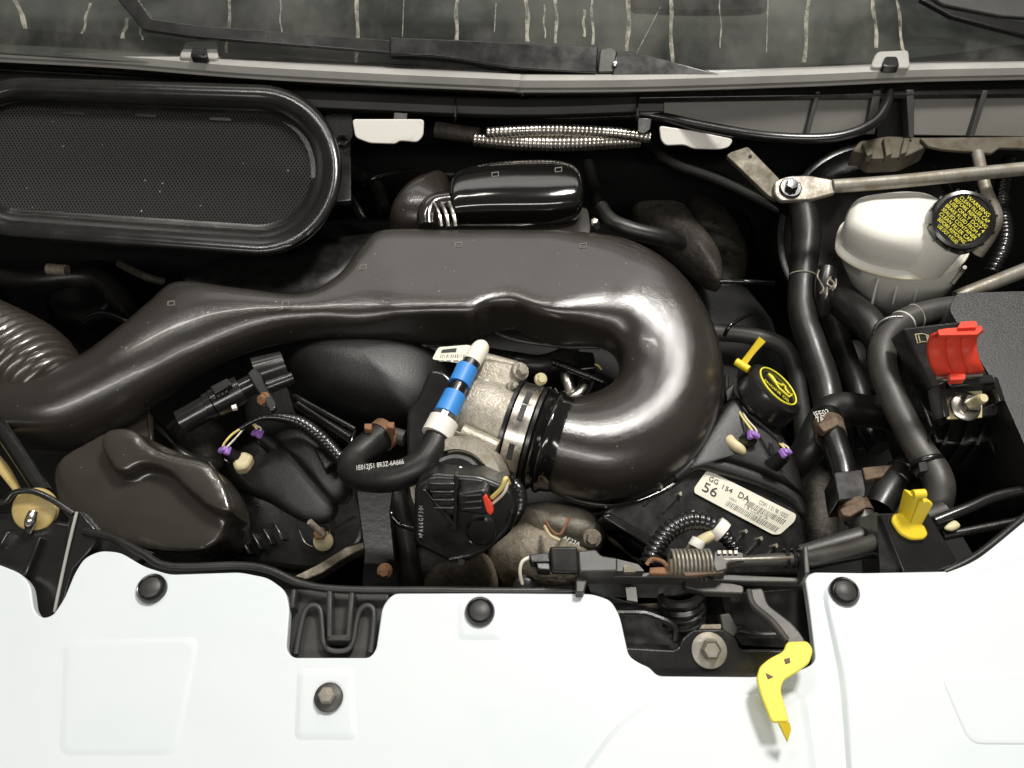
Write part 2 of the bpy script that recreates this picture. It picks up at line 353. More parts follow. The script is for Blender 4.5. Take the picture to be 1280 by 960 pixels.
mk('blade_rubber', G().plate([(1150, -2), (1195, 12), (1250, 24), (1330, 34), (1330, 56), (1250, 36), (1190, 20)], off(wp, -.003), .008), 'cable_dark', t, bevel=.001)

# ================================================================== cowl
t = thing('cowl_panel', 'long grey plastic cowl panel below the windscreen', 'cowl')
X = [-140, 0, 150, 300, 480, 640, 660, 800, 1000, 1140, 1280, 1420]
r0 = [28, 38, 48, 66, 82, 93, 93, 92, 86, 76, 58, 44]
r1 = [54, 62, 70, 82, 92, 99, 100, 99, 93, 87, 84, 80]
def line(rows, dz, add=0): return [tuple(V(x, y+add, dz)) for x, y in crom(np.c_[X, rows], 6)]
mk('cowl_top', G().grid([line(r0, .104), line([(a*.5+b*.5) for a, b in zip(r0, r1)], .107), line(r1, .108, -5)]), 'cowl', t, solid=.003)
mk('edge_bead', G().grid([line(r1, .106, -5), line(r1, .1105, -2), line(r1, .111, 2), line(r1, .107, 7), line(r1, .101, 11), line(r1, .098, 16)]), 'cowl_bead', t, solid=.003)
mk('recess_wall', G().grid([line(r1, .097, 15), line(r1, .090, 19), line(r1, .078, 22)]), 'black_sat', t, solid=.003)
X = [-140, 0, 150, 300, 450, 640, 800, 830]; rl = [84, 92, 100, 110, 117, 124, 120, 120]
mk('lower_lip', G().grid([line(rl, .078, -4), line(rl, .081, 2), line(rl, .0805, 10), line(rl, .074, 19), line(rl, .066, 24)]), 'cowl', t, solid=.004)
for x in (569, 797):
    mk('panel_joint', G().plate([(x-1, 120), (x+1, 120), (x+1, 146), (x-1, 146)], .0835, .006), 'deep', t)
pk = plane(V(950, 118, .086), (0, -.80, .60))
mk('pocket_panel', G().plate([(799, 119), (900, 117), (1092, 114), (1088, 158), (1040, 168), (960, 168), (900, 158), (850, 148), (799, 143)], pk, .004), 'cowl_pocket', t, bevel=.001)
mk('pocket_panel', G().plate([(1140, 117), (1330, 112), (1330, 172), (1140, 169)], pk, .004), 'cowl_pocket', t, bevel=.001)
for a in ([(1020, 114), (1026, 114), (1012, 168), (1006, 168)], [(1229, 113), (1236, 113), (1218, 171), (1211, 171)], [(1092, 112), (1102, 112), (1094, 168), (1082, 168)], [(1133, 112), (1143, 112), (1143, 172), (1136, 172)]):
    mk('rib', G().plate(a, off(pk, .008), .014), 'cowl', t, bevel=.001)
mk('pocket_gap', G().plate([(1100, 112), (1138, 112), (1138, 172), (1096, 172)], off(pk, -.02), .004), 'deep', t)
mk('under_bead_shade', G().plate([(799, 108), (1000, 106), (1330, 100), (1330, 116), (1000, 119), (799, 122)], .091, .006), 'black_sat', t, bevel=.001)  # black strip painting the shade below the bead
for (x, y, w, lab) in ((245, 62, 26, 'left'), (1110, 74, 26, 'right')):
    tt = thing('washer_nozzle', 'grey washer nozzle on the cowl ' + ('beside the oval air inlet' if lab == 'left' else 'above the bracing strut and brake reservoir'), 'nozzle')
    mk('nozzle_body', G().plate([(x-22, y+9), (x-14, y-10), (x+26, y-12), (x+28, y+10)], .118, .014, r=5), 'cowl_bead', tt, bevel=.003)
    mk('spray_hood', G().plate([(x-8, y+8), (x-4, y-4), (x+12, y-4), (x+15, y+9)], .122, .008, r=4), 'black_sat', tt, bevel=.002)
# ================================================================== things below the cowl
o = mk('washer_hose', G().tube([V(560, 139, .062), V(700, 146, .062), V(800, 143, .065), V(880, 158, .068), V(960, 171, .075), V(1040, 172, .08), V(1090, 155, .086), V(1109, 128, .09), V(1112, 100, .088)], 6.5), 'cable_dark',
       label='thin black washer hose looping under the cowl pockets', cat='hose')
t = thing('body_flange', 'white painted body flange with a black clip beside the oval air inlet', 'flange')
mk('flange_plate', G().plate([(440, 149), (530, 149), (529, 170), (522, 178), (500, 176), (494, 180), (462, 179), (444, 172)], plane(V(480, 165, .058), (0, -.8, .6)), .003, r=5), 'white_part', t, bevel=.001)
mk('clip', G().plate([(492, 140), (510, 141), (509, 152), (506, 163), (500, 164), (497, 153), (491, 151)], plane(V(500, 150, .066), (0, -.8, .6)), .006), 'black', t, bevel=.001)
t = thing('body_flange', 'white painted body flange next to the braided silver hose end and strut bracket', 'flange')
mk('flange_plate', G().plate([(824, 157), (870, 164), (917, 174), (912, 184), (900, 187), (866, 186), (856, 181), (832, 182), (826, 175)], plane(V(870, 170, .056), (0, -.8, .6)), .003, r=5), 'white_part', t, bevel=.001)
mk('clip', G().plate([(797, 147), (815, 148), (813, 162), (805, 168), (797, 166)], plane(V(805, 155, .068), (0, -.8, .6)), .006), 'black', t, bevel=.001)
o = mk('corrugated_hose', G().tube([V(592, 174, .045), V(640, 178, .045), (V(700, 180, .046)), V(760, 178, .046), V(799, 176, .045)], [9, 9.5, 9.5, 9, 8.5], corr=(.0046, .16), n=18), 'steel', label='silver corrugated metal hose sagging below its straighter twin', cat='hose')
o = mk('corrugated_hose', G().tube([V(608, 166, .056), V(680, 163, .058), V(760, 166, .056), V(812, 172, .052)], [7, 8, 8, 7], corr=(.0046, .16), n=18), 'steel', label='silver corrugated metal hose running straight under the cowl', cat='hose')
o = mk('pipe_stub', G().tube([V(545, 162, .045), V(600, 170, .045)], 10), 'alu_dirty_dim', label='dirty grey pipe stub entering the silver corrugated hoses', cat='pipe')
o = mk('firewall_seam', G().plate([(800, 190), (930, 186), (1000, 240), (985, 262), (900, 215)], -.06, .01), 'deep_gloss', label='dark grimy bracket plate behind the strut mount', cat='bracket')

# ================================================================== oval air inlet
SP = plane(V(200, 210, .060), (0, -.42, .91))
def stadium(inset, x0=30, x1=328, n=26):
    """outline in the picture: sloped oval"""
    out = []
    R = 108-inset
    for i in range(n+1):
        a = math.radians(90-180*i/n); out.append((x1-6+R*math.cos(a)*.98, 213-R*math.sin(a)*1.0))
    for i in range(n+1):
        a = math.radians(270-180*i/n); out.append((x0+R*math.cos(a), 198-R*math.sin(a)*.94))
    return out
def sring(ins, d): return [tuple(V(x, y, off(SP, d))) for x, y in stadium(ins)]
t = thing('air_inlet', 'large oval black air inlet with a mesh screen', 'air inlet')
mk('frame', G().grid([sring(4, -.09), sring(0, -.012), sring(1, -.002), sring(5, .002), sring(11, .0028), sring(18, .0005), sring(26, -.006), sring(33, -.016), sring(34, -.022), sring(40, -.0225), sring(41, -.03), sring(42, -.06)], closed_u=True), 'black_sat', t, smooth=60)
gr = G(); pl = off(SP, -.0235)
S = np.array([V(x, y, pl) for x, y in stadium(38)]); ex = np.array((1., 0, 0)); ey = np.cross(SP[1], ex); o0 = S.mean(0)
uv = np.c_[(S-o0)@ex, (S-o0)@ey]
def clip_line(p, d):
    ts = []
    for i in range(len(uv)):
        a, b = uv[i], uv[(i+1) % len(uv)]; e = b-a; den = d[0]*e[1]-d[1]*e[0]
        if abs(den) < 1e-12: continue
        w = a-p; tt = (w[0]*e[1]-w[1]*e[0])/den; s = (w[0]*d[1]-w[1]*d[0])/den
        if 0 <= s <= 1: ts.append(tt)
    return (min(ts), max(ts)) if len(ts) >= 2 else None
PITCH = .0031
for sgn in (1, -1):
    d = np.array((math.cos(math.radians(58)), sgn*math.sin(math.radians(58)))); nn = np.array((-d[1], d[0]))
    for k in range(-130, 131):
        c = clip_line(nn*k*PITCH, d)
        if not c: continue
        a, b = nn*k*PITCH+d*c[0], nn*k*PITCH+d*c[1]
        A, B = o0+ex*a[0]+ey*a[1], o0+ex*b[0]+ey*b[1]; w = ex*nn[0]+ey*nn[1]; lift = SP[1]*(.0006*sgn)
        if np.linalg.norm(B-A) < .004: continue
        gr.grid([[A+w*.0006+lift, B+w*.0006+lift], [A+SP[1]*.0007+lift, B+SP[1]*.0007+lift], [A-w*.0006+lift, B-w*.0006+lift]])
mk('mesh_screen', gr, 'mesh', t, kind='stuff', smooth=None)
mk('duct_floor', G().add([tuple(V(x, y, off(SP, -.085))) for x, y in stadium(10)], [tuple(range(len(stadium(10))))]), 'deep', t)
for x, y in ((92, 140), (182, 143), (275, 148), (70, 272), (163, 279), (255, 284)):
    mk('retaining_tab', G().plate([(x-14, y-3), (x+14, y-2), (x+14, y+3), (x-14, y+2)], off(SP, -.0205), .003), 'cowl', t, bevel=.0008)
mk('straw_bit', G().plate([(-2, 276), (6, 272), (16, 273), (8, 277)], off(SP, -.016), .001), 'tan', label='bit of dry straw caught on the mesh screen', cat='straw')
g = G(); rr = random.Random(11)
for i in range(15):
    x, y = rr.uniform(5, 395), rr.uniform(150, 285); a = rr.uniform(0, 3.14); l = rr.uniform(.6, 3.2)
    c = V(x, y, off(SP, -.0215)); g.box(c, ex*math.cos(a)+ey*math.sin(a), np.cross(SP[1], ex*math.cos(a)+ey*math.sin(a)), SP[1], l*.0009, .0007, .0005)
mk('lint', g, 'white_part', kind='stuff', label='tiny pale lint and grit caught on the mesh screen', cat='lint', smooth=None)
t = thing('inlet_bracket', 'black bracket with a screw at the right end of the oval air inlet', 'bracket')
mk('bracket_plate', G().plate([(404, 136), (440, 136), (442, 168), (438, 176), (439, 250), (414, 252), (410, 170)], .03, .006), 'black', t, bevel=.001)
mk('screw', G().lathe(V(428, 176, .034), (0, -.3, 1), [(.007, -.004), (.007, .001), (.005, .002), (.004, .0005)], n=14), 'black_sat', t)
# ================================================================== main intake duct
t = thing('intake_duct', 'large glossy dark brown plastic intake duct looping round to the throttle body', 'intake duct')
zt = .010
ST_ = [(24, 474, 8, 560, -.02, .075, 2.1), (62, 464, 74, 568, -.02, .080, 2.1), (105, 442, 138, 545, -.015, .080, 2.1), (150, 408, 190, 510, -.005, .075, 2.1), (185, 377, 240, 477, .0, .07, 2.2),
       (218, 354, 288, 449, .005, .062, 2.3), (290, 363, 345, 429, .010, .052, 2.4), (370, 369, 402, 422, .012, .044, 2.6), (420, 345, 442, 424, .012, .046, 2.9), (450, 308, 480, 425, .012, .050, 4),
       (476, 288, 520, 428, .012, .054, 7), (560, 287, 565, 430, .012, .056, 8), (590, 287, 592, 429, .012, .056, 8), (612, 287, 615, 418, .012, .054, 8), (640, 287, 640, 414, .013, .052, 7), (665, 287, 662, 424, .012, .055, 8), (690, 287, 684, 431, .012, .057, 8),
       (720, 289, 700, 432, .012, .058, 6), (780, 298, 735, 432, .010, .062, 3.6),
       (830, 322, 755, 436, .007, .068, 2.9), (868, 360, 766, 447, .000, .074, 2.6), (894, 410, 770, 462, -.008, .080, 2.4), (905, 465, 768, 478, -.014, .084, 2.2), (898, 520, 760, 490, -.018, .086, 2.1),
       (870, 570, 745, 497, -.020, .087, 2.0), (820, 607, 725, 501, -.020, .088, 2.0), (762, 624, 707, 500, -.018, .088, 2.0), (705, 620, 690, 496, -.015, .088, 2.0), (682, 610, 679, 494, -.013, .088, 2.0)]
g = G().loft(ST_, sub=6, n=40)
mk('duct_body', g, 'duct', t, remesh=(.0020, 4))
mk('lower_flange', G().tube([V(690, 612, -.030), V(720, 626, -.034), V(770, 632, -.036), V(830, 612, -.036), V(875, 578, -.036), V(903, 530, -.034), V(908, 470, -.03)], 3.2, n=8), 'gloss', t)
mk('lower_seam', G().tube([V(400, 424, -.012), V(480, 428, -.013), V(556, 432, -.014), V(585, 424, -.012), V(612, 414, -.01), V(640, 424, -.012), V(700, 433, -.014), V(750, 434, -.014)], 2.6, n=8), 'gloss', t)
mk('rear_shelf', G().loft([(226, 344, 240, 372, -.05, .03, 2.4), (290, 318, 300, 384, -.046, .034, 2.6), (370, 304, 380, 386, -.042, .036, 2.8), (440, 294, 450, 360, -.04, .036, 2.8), (490, 290, 500, 340, -.04, .03, 2.8)], n=24), 'black', t, remesh=(.0025, 8))
# raised mould marks
for x, y, z in ((573, 306, .0415), (729, 307, .0425), (214, 379, .042), (357, 379, .039), (454, 334, .038)):
    mk('mould_mark', G().tube([V(x+a, y+b, z-.0012) for a, b in ((-4, -2), (4, -3), (4, 2), (-4, 3), (-4, -2))], .7, n=5, spline=False), 'print_grey', t)
mk('bellows', G().tube([V(70, 488, -.01), V(38, 462, -.008), V(-10, 436, -.005), V(-80, 410, .0), V(-150, 390, .0)], [44, 58, 60, 62, 62], corr=(.0090, .075), n=40), 'satin_brown', t)
# rear resonator pod
t = thing('resonator_pod', 'glossy black rounded resonator pod behind the intake duct', 'resonator')
mk('pod_shell', G().loft([(562, 236, 562, 268, .03, .02, 2.2), (566, 220, 566, 280, .028, .036, 2.5), (580, 210, 580, 284, .026, .044, 2.8), (620, 202, 620, 285, .026, .048, 3), (680, 199, 680, 284, .026, .048, 3),
                          (710, 203, 710, 280, .026, .046, 2.8), (724, 214, 724, 272, .028, .038, 2.4), (729, 232, 729, 258, .03, .02, 2.1)], n=32), 'gloss_black', t, remesh=(.002, 4))
mk('pod_base', G().plate([(556, 262), (600, 272), (735, 258), (740, 292), (560, 292)], .012, .03, r=8), 'duct', t, bevel=.004)
mk('seam_bead', G().tube([V(565, 281, .017), V(640, 281, .017), V(655, 281, .017), V(700, 274, .018), V(724, 263, .02)], 2.0, n=8), 'gloss', t)
mk('neck_lobe', G().pillow([(488, 285), (495, 262), (515, 243), (540, 232), (562, 232), (566, 292), (520, 296)], .0, .035, n=2.3, under=.6), 'duct', t)
mk('neck_elbow', G().tube([V(535, 284, .030), V(535, 268, .034), V(543, 256, .036), V(562, 252, .036)], [12, 14, 14, 13], n=16), 'gloss', t)
for i in range(3):
    mk('neck_rib', G().tube([V(543+i*9, 255-i, .046), V(549+i*9, 268, .046), V(552+i*9, 283, .04)], 2.4, n=6), 'chrome', t)
for x, y in ((619, 218), (698, 212)):
    mk('mould_mark', G().tube([V(x+a, y+b, .0500) for a, b in ((-4, -2), (4, -3), (4, 2), (-4, 3), (-4, -2))], .7, n=5, spline=False), 'print_grey', t)
# front-left resonator box
t = thing('resonator_box', 'glossy dark brown bulged resonator box beside the front panel', 'resonator')
rb = plane(V(160, 620, -.012), (-.05, -.25, .95))
sp = lambda q: [tuple(p) for p in crom(q, 6, closed=True)]
g = G().plate(sp([(66, 612), (70, 576), (110, 550), (152, 534), (205, 556), (258, 580), (280, 610), (285, 648), (262, 684), (215, 690), (150, 680), (84, 652)]), rb, .06)
g.plate(sp([(124, 556), (134, 536), (166, 536), (190, 558), (226, 569), (258, 577), (280, 606), (288, 640), (262, 634), (232, 610), (206, 586), (176, 580), (148, 590)]), off(rb, .018), .05)
mk('box_shell', g, 'satin_brown', t, remesh=(.0020, 40))
mk('flange_edge', G().tube([V(262, 578, -.035), V(279, 603, -.035), V(286, 645, -.035), V(276, 676, -.035), V(252, 692, -.035)], 2.0, n=8), 'chrome', t)
mk('flange_fin', G().plate([(100, 556), (184, 504), (190, 507), (192, 572), (150, 575)], -.03, .004), 'gloss', t, bevel=.001)
mk('fin_edge', G().tube([V(186, 504, -.027), V(187, 530, -.027), V(191, 570, -.027)], 1.8, n=8), 'gloss', t)
def bolt(name, px, py, z, axis, r, h, m, parent, washer=None, wm=None):
    """hex head of pixel radius r; washer radius in pixels"""
    c = V(px, py, z); k = m_at(c); a = nrm(axis)
    o = mk(name, G().lathe(c, a, [(r*k, 0), (r*k, h*.8), (r*k*.86, h), (r*k*.5, h*1.02)], n=6, start=.3), m, parent, smooth=25)
    if washer: mk('washer', G().lathe(c, a, [(washer*k, -.0015), (washer*k, .0008), (washer*k*.9, .0018)], n=24), wm or m, o if parent is not None else o)
    return o
# ================================================================== manifold and throttle body
o = mk('intake_manifold', G().pillow([(352, 474), (368, 455), (410, 446), (470, 443), (530, 452), (566, 470), (560, 520), (530, 545), (480, 535), (420, 518), (380, 500)], -.055, .062, n=2.2, under=1, sub=5), 'black_grain',
       label='black textured intake manifold bulge beside the throttle body', cat='manifold')
t = thing('throttle_body', 'cast aluminium throttle body with a black motor cover', 'throttle body')
TB = plane(V(610, 500, .022), (-.05, -.30, .95))
mk('casting', G().plate([(586, 448), (600, 446), (641, 452), (655, 462), (651, 482), (638, 512), (634, 545), (618, 566), (585, 556), (556, 540), (548, 515), (566, 480)], TB, .05, r=8), 'alu', t, bevel=.005, seg=3)
mk('casting_boss', G().tube([V(600, 448, .020), V(645, 460, .020)], 9), 'alu', t)
mk('casting_boss', G().tube([V(578, 540, .022), V(622, 560, .018)], 11), 'alu', t)
mk('bore', G().tube([V(590, 520, -.012), V(640, 538, -.012)], [60, 60]), 'alu', t)
mk('data_plate', G().plate([(584, 476), (612, 474), (602, 508), (576, 506)], off(TB, .0009), .001, r=3), 'white_part', t)
gtext('TO', (580, 500), (590, 501), off(TB, .001), 'print_grey', t, squash=1)
for x, y, b in ((650, 464, 8), (622, 536, 6), (640, 484, 5)):
    bolt('bolt', x, y, off(TB, .001), (.5, -.3, .9), b, .007, 'alu', t, washer=b*1.5)
mk('black_flange', G().plate([(536, 462), (552, 462), (566, 474), (560, 500), (552, 520), (552, 610), (508, 604), (508, 514), (522, 498)], plane(V(530, 530, .012), (-.1, -.45, .9)), .03, r=7), 'black_sat', t, bevel=.003, seg=3)
fl = plane(V(540, 490, .0165), (-.1, -.45, .9))
mk('flange_window', G().tube([V(537, 470, fl), V(554, 474, fl), V(550, 503, fl), V(528, 500, fl), V(537, 470, fl)], 2, n=8, spline=False), 'black_sat', t)
mc = V(573, 605, .010); ma = nrm((-.12, -.55, .80)); k = m_at(mc)
mk('motor_ring', G().lathe(mc, ma, [(60*k, -.03), (60*k, .008), (57*k, .012), (44*k, .0125), (42*k, .004)], n=48), 'alu', t, smooth=50)
mk('motor_cap', G().lathe(mc, ma, [(40*k, -.01), (40*k, .012), (37*k, .015), (33*k, .015), (32*k, .019), (22*k, .021)], n=40), 'black_sat', t, smooth=50)
mk('spring_clip', G().plate([(575, 582), (596, 598), (588, 609), (565, 592)], off((mc, ma), .024), .002), 'chrome', t, bevel=.0006)
mp = plane(V(570, 640, .024), (-.05, -.80, .60))
mk('gear_cover', G().plate([(518, 606), (540, 592), (600, 596), (640, 612), (648, 640), (640, 665), (612, 688), (580, 705), (560, 702), (516, 680)], mp, .03, r=8), 'black', t, bevel=.003, seg=3)
for i in range(4):
    y = 604+i*10
    mk('cover_rib', G().plate([(534+i*2, y), (568, y), (568, y+4), (538+i*2, y+4)], off(mp, .009), .010), 'black_sat', t, bevel=.0008)
mk('cover_rib', G().plate([(527, 612), (532, 612), (570, 656), (566, 660)], off(mp, .008), .009), 'black_sat', t, bevel=.0008)
mk('cover_rib', G().plate([(567, 594), (573, 594), (571, 660), (566, 660)], off(mp, .008), .009), 'black_sat', t, bevel=.0008)
mk('cover_boss', G().lathe(V(602, 662, off(mp, .0)), mp[1], [(.012, -.002), (.012, .003), (.010, .005), (.003, .0052)], n=28), 'black_sat', t, smooth=40)
mk('cover_arc', G().tube([V(562, 700, off(mp, .002)), V(600, 690, off(mp, .002)), V(630, 664, off(mp, .002)), V(640, 640, off(mp, .002))], 3, n=8), 'black_sat', t)
bolt('bolt', 567, 658, off(mp, .003), mp[1], 6, .005, 'black_sat', t)
bolt('bolt', 577, 700, off(mp, .0), mp[1], 5, .004, 'dark_steel', t)
gtext('>P A 6 6 G F 3 0<', (529, 672), (529, 632), off(mp, .0006), 'print_white', t, squash=1.4)
gtext('ALQ', (590, 679), (593, 668), off(mp, .0006), 'print_white', t, squash=.9)
mk('plug_socket', G().plate([(572, 617), (604, 612), (612, 618), (612, 640), (604, 644), (574, 640)], off(mp, .018), .022, r=3), 'black', t, bevel=.0015)
for i in range(3): mk('socket_rib', G().plate([(576, 620+i*8), (602, 618+i*8), (602, 621+i*8), (576, 623+i*8)], off(mp, .0195), .003), 'black', t, bevel=.0005)
mk('plug_lock', G().plate([(603, 622), (608, 619), (617, 640), (613, 645), (608, 640)], off(mp, .021), .008, r=2), 'red', t, bevel=.001)
mk('plug_wires', G().tube([V(615, 622, off(mp, .012)), V(627, 610, off(mp, .016)), V(632, 598, off(mp, .016)), V(636, 604, off(mp, .01))], 3, n=8), 'wire_yellow', t)
mk('plug_wires', G().tube([V(615, 630, off(mp, .012)), V(630, 616, off(mp, .015)), V(635, 602, off(mp, .014))], 2, n=8), 'wire_white', t)
o = mk('loom_tube', G().tube([V(636, 602, .016), V(648, 612, .014), V(650, 632, .008), V(640, 650, .0), V(622, 660, -.01), V(600, 664, -.02)], 9, corr=(.004, .05)), 'cable_dark', label='black loom tube curving away from the throttle motor plug', cat='cable')
# clamp and rubber cuff between throttle body and duct
t = thing('hose_clamp', 'polished steel band clamp on the duct mouth at the throttle body', 'clamp')
c0, c1 = V(636, 537, -.011), V(690, 553, -.013); ax = nrm(c1-c0)
k = m_at(c0)
mk('band', G().lathe(c0, ax, [(62*k, .004), (63.5*k, .0045), (63.5*k, .021), (62*k, .0215)], n=64), 'steel', t, smooth=50)
for d, r in ((.0015, 63), (.0245, 63)):
    mk('rubber_edge', G().lathe(c0, ax, [((r-2)*k, d-.0025), (r*k+.002, d-.0015), (r*k+.002, d+.0015), ((r-2)*k, d+.0025)], n=64), 'cable_dark', t, smooth=60)
th0 = nrm(np.cross(ax, (0, 0, 1)))
for px, py in ((656, 512), (663, 490), (640, 598)):
    s = V(px, py, .04); d = s-c0; h = d@ax; rr = d-ax*h
    a = nrm(rr+np.array((0, -.3, .3))*.0); b = np.cross(ax, a)
    cc = c0+ax*.0125+a*(63.6*k)
    mk('band_slot', G().box(cc, ax, b, a, .005, .015, .0008), 'print', t, bevel=.0022, seg=3)
bolt('clamp_screw', 676, 474, .035, (.2, -.5, .8), 6, .006, 'cream', t, washer=8)
o = mk('rubber_cuff', G().lathe(c0, ax, [(60*k, .026), (64*k, .027), (66*k, .030), (62*k, .0325), (61*k, .034), (65*k, .036), (66*k, .039), (62*k, .042), (60*k, .05)], n=64), 'gloss_black', smooth=60, label='ribbed black rubber cuff between band clamp and duct', cat='cuff')
# ventilation hose
t = thing('vent_hose', 'dark rubber breather hose bent like a J with two blue bands', 'hose')
hp = [V(482, 541, -.005), V(462, 557, .0), V(441, 577, .006), V(446, 594, .012), V(485, 597, .020), V(522, 584, .026), V(541, 562, .030), V(551, 536, .034)]
mk('hose_bend', G().tube(hp, [19, 19, 18, 18, 19, 19, 18, 17], n=22), 'rubber', t)
mk('sleeve_end', G().tube([V(545, 545, .034), V(555, 526, .036)], [19.5, 19.5], n=20), 'white_part', t)
mk('crimp_ferrule', G().tube([V(552, 530, .036), V(561, 513, .038)], [16, 15], n=12), 'steel', t, smooth=20)
mk('upper_hose', G().tube([V(558, 516, .038), V(576, 478, .042), V(590, 452, .044)], 11.5, n=18), 'black', t)
mk('blue_band', G().tube([V(557, 518, .0385), V(569, 493, .041)], [15.5, 14.5], n=20), 'blue', t)
mk('blue_band', G().tube([V(574, 481, .042), V(584, 460, .0435)], 14, n=20), 'blue', t)
mk('white_end', G().tube([V(590, 453, .044), V(597, 441, .045), V(602, 433, .044), V(603, 431, .043)], [12, 12, 10, 5], n=18), 'paper', t)
gtext('1E012J51 8R3Z-6A666', (446, 588), (505, 580), .0385, 'print_white', t, squash=1.6, name='hose_print')
t2 = thing('hose_tag', 'cream paper tag with barcode wrapped on the breather hose tip', 'tag')
tp = plane(V(570, 443, .046), (0, -.4, .9))
mk('tag_paper', G().plate([(540, 449), (548, 434), (585, 431), (598, 436), (593, 456), (575, 454)], tp, .0008, r=3), 'paper', t2)
mk('tag_print', G().plate([(553, 437), (571, 435), (570, 440), (551, 441)], off(tp, .0004), .0003), 'print', t2)
for i in range(12):
    x = 551+i*2.6; w = random.choice((.5, .9, 1.3)); mk('barcode_bar', G().plate([(x, 443), (x+w, 443), (x+w-1, 447), (x-1, 447)], off(tp, .0004), .0003), 'print_grey', t2)
for i in range(4): mk('tag_print', G().plate([(549+i*9, 450.3), (555+i*9, 450.2), (554.6+i*9, 452), (548.6+i*9, 452)], off(tp, .0004), .0003), 'print_grey', t2)
t = thing('spring_clamp', 'rusty spring clamp at the lower end of the breather hose', 'clamp')
a, b = hp[0], hp[1]
mk('clamp_band', G().tube([a+(a-b)*.05, a+(b-a)*.35], 20.5, n=22), 'rust', t)
for px, py in ((460, 532), (488, 530)): mk('clamp_ear', G().plate([(px-5, py-3), (px+5, py-3), (px+4, py+5), (px-5, py+4)], .018, .012), 'rust', t, bevel=.001)
mk('hose_stub', G().tube([V(482, 541, -.005), V(506, 548, -.005)], 10), 'dark_steel', label='small dark steel pipe stub behind the rusty spring clamp', cat='pipe')

# ---- inside the loop of the duct
mk('coolant_hose', G().tube([V(600, 446, -.05), V(640, 452, -.04), (V(675, 456, -.04)), V(705, 446, -.045), V(715, 425, -.05)], 13), 'rubber', label='black hose crossing inside the loop of the intake duct', cat='hose')
o = mk('metal_pipe', G().tube([V(716, 448, -.05), V(708, 470, -.045), V(712, 492, -.05), V(700, 505, -.06)], 8), 'steel', label='bent silver pipe inside the duct loop nearest the clamp screw', cat='pipe')
o = mk('metal_pipe', G().tube([V(736, 468, -.055), V(730, 485, -.05), V(718, 497, -.05), V(700, 503, -.06)], 9), 'steel', label='silver pipe hooking towards the duct under the black conduit', cat='pipe')
mk('conduit', G().tube([V(690, 452, -.035), V(720, 464, -.035), V(756, 478, -.04)], 5, corr=(.004, .12)), 'cable_dark', label='thin black corrugated conduit crossing the duct loop', cat='cable')
mk('sensor_block', G().plate([(718, 438), (742, 440), (746, 460), (722, 462)], -.04, .03, r=3), 'black_sat', bevel=.002, label='small black sensor block inside the duct loop', cat='sensor')
mk('sensor_wire', G().tube([V(738, 456, -.045), V(746, 456, -.04), V(752, 462, -.045)], 1.3, n=6), 'wire_yellow', label='thin yellow wire beside the sensor block', cat='wire')
mk('heater_hose', G().tube([V(752, 258, .01), V(764, 276, .012), V(790, 288, .01), V(832, 298, .0), V(850, 304, -.02)], [8, 10, 11, 11, 10]), 'rubber', label='short dark grey hose behind the duct shoulder', cat='hose')
o = bolt('bolt', 746, 283, .012, (-.3, -.3, .9), 5, .012, 'steel', None); o['label'] = 'small bright bolt beside the short dark grey hose'; o['category'] = 'bolt'
g = G(); g.pillow([(790, 262), (820, 258), (850, 262), (870, 285), (900, 325), (900, 360), (870, 340), (830, 310), (800, 285)], -.09, .03, under=1); mk('gearbox_casting', g, 'alu_dirty_dim', label='grimy casting, colour darkened for shade, behind the duct shoulder', cat='casting')

# ================================================================== left side: sensor, valve cover, connectors
t = thing('vacuum_valve', 'black plastic tubular purge valve with an orange bolt', 'valve')
mk('nozzle', G().tube([V(226, 528, .0), V(264, 507, .005)], [16, 16], n=24, sub=4), 'black_sat', t)
mk('nozzle_ring', G().tube([V(260, 509, .004), V(268, 505, .005)], 18, n=24, sub=4), 'black_sat', t)
mk('valve_body', G().tube([V(268, 505, .005), V(302, 487, .008)], 19, n=24, sub=4), 'black_sat', t)
mk('valve_neck', G().tube([V(300, 488, .008), V(332, 472, .01)], 13, n=24, sub=4), 'black_sat', t)
mk('body_tab', G().plate([(262, 483), (284, 472), (290, 480), (268, 492)], .026, .006, r=2), 'black_sat', t, bevel=.001)
for i in range(4): mk('body_tooth', G().plate([(266+i*5, 497-i*2.6), (269+i*5, 495.5-i*2.6), (270+i*5, 498-i*2.6), (267+i*5, 499.5-i*2.6)], .0235, .003), 'black', t)
mk('mount_flange', G().plate([(308, 466), (318, 458), (326, 466), (332, 482), (344, 500), (346, 510), (336, 514), (328, 498), (318, 484)], .026, .006, r=5), 'black_sat', t, bevel=.0015)
mk('mount_cup', G().tube([V(320, 468, .012), V(356, 456, .012)], [22, 18], n=24, sub=4), 'black_sat', t)
mk('mount_cup', G().tube([V(334, 484, .012), V(366, 472, .012)], [9, 8], n=16, sub=4), 'black_sat', t)
bolt('bolt', 331, 499, .022, (-.3, -.6, .6), 7, .006, 'rust', t, washer=9)
mk('status_tab', G().plate([(289, 507), (295, 505), (296, 510), (290, 511)], .025, .003), 'white_part', t)
mk('mount_arm', G().plate([(360, 488), (372, 494), (446, 536), (440, 556), (430, 548), (366, 508)], -.01, .012), 'gloss_black', t, bevel=.002)
mk('arm_rib', G().tube([V(368, 494, -.006), V(444, 536, -.006)], 2.2, n=8), 'black_sat', t)
mk('arm_rib', G().tube([V(372, 503, -.006), V(438, 546, -.006)], 2.2, n=8), 'black_sat', t)
t = thing('valve_cover', 'black textured valve cover between the resonator box and breather hose', 'valve cover')
lc = plane(V(360, 620, -.07), (-.12, -.40, .90))
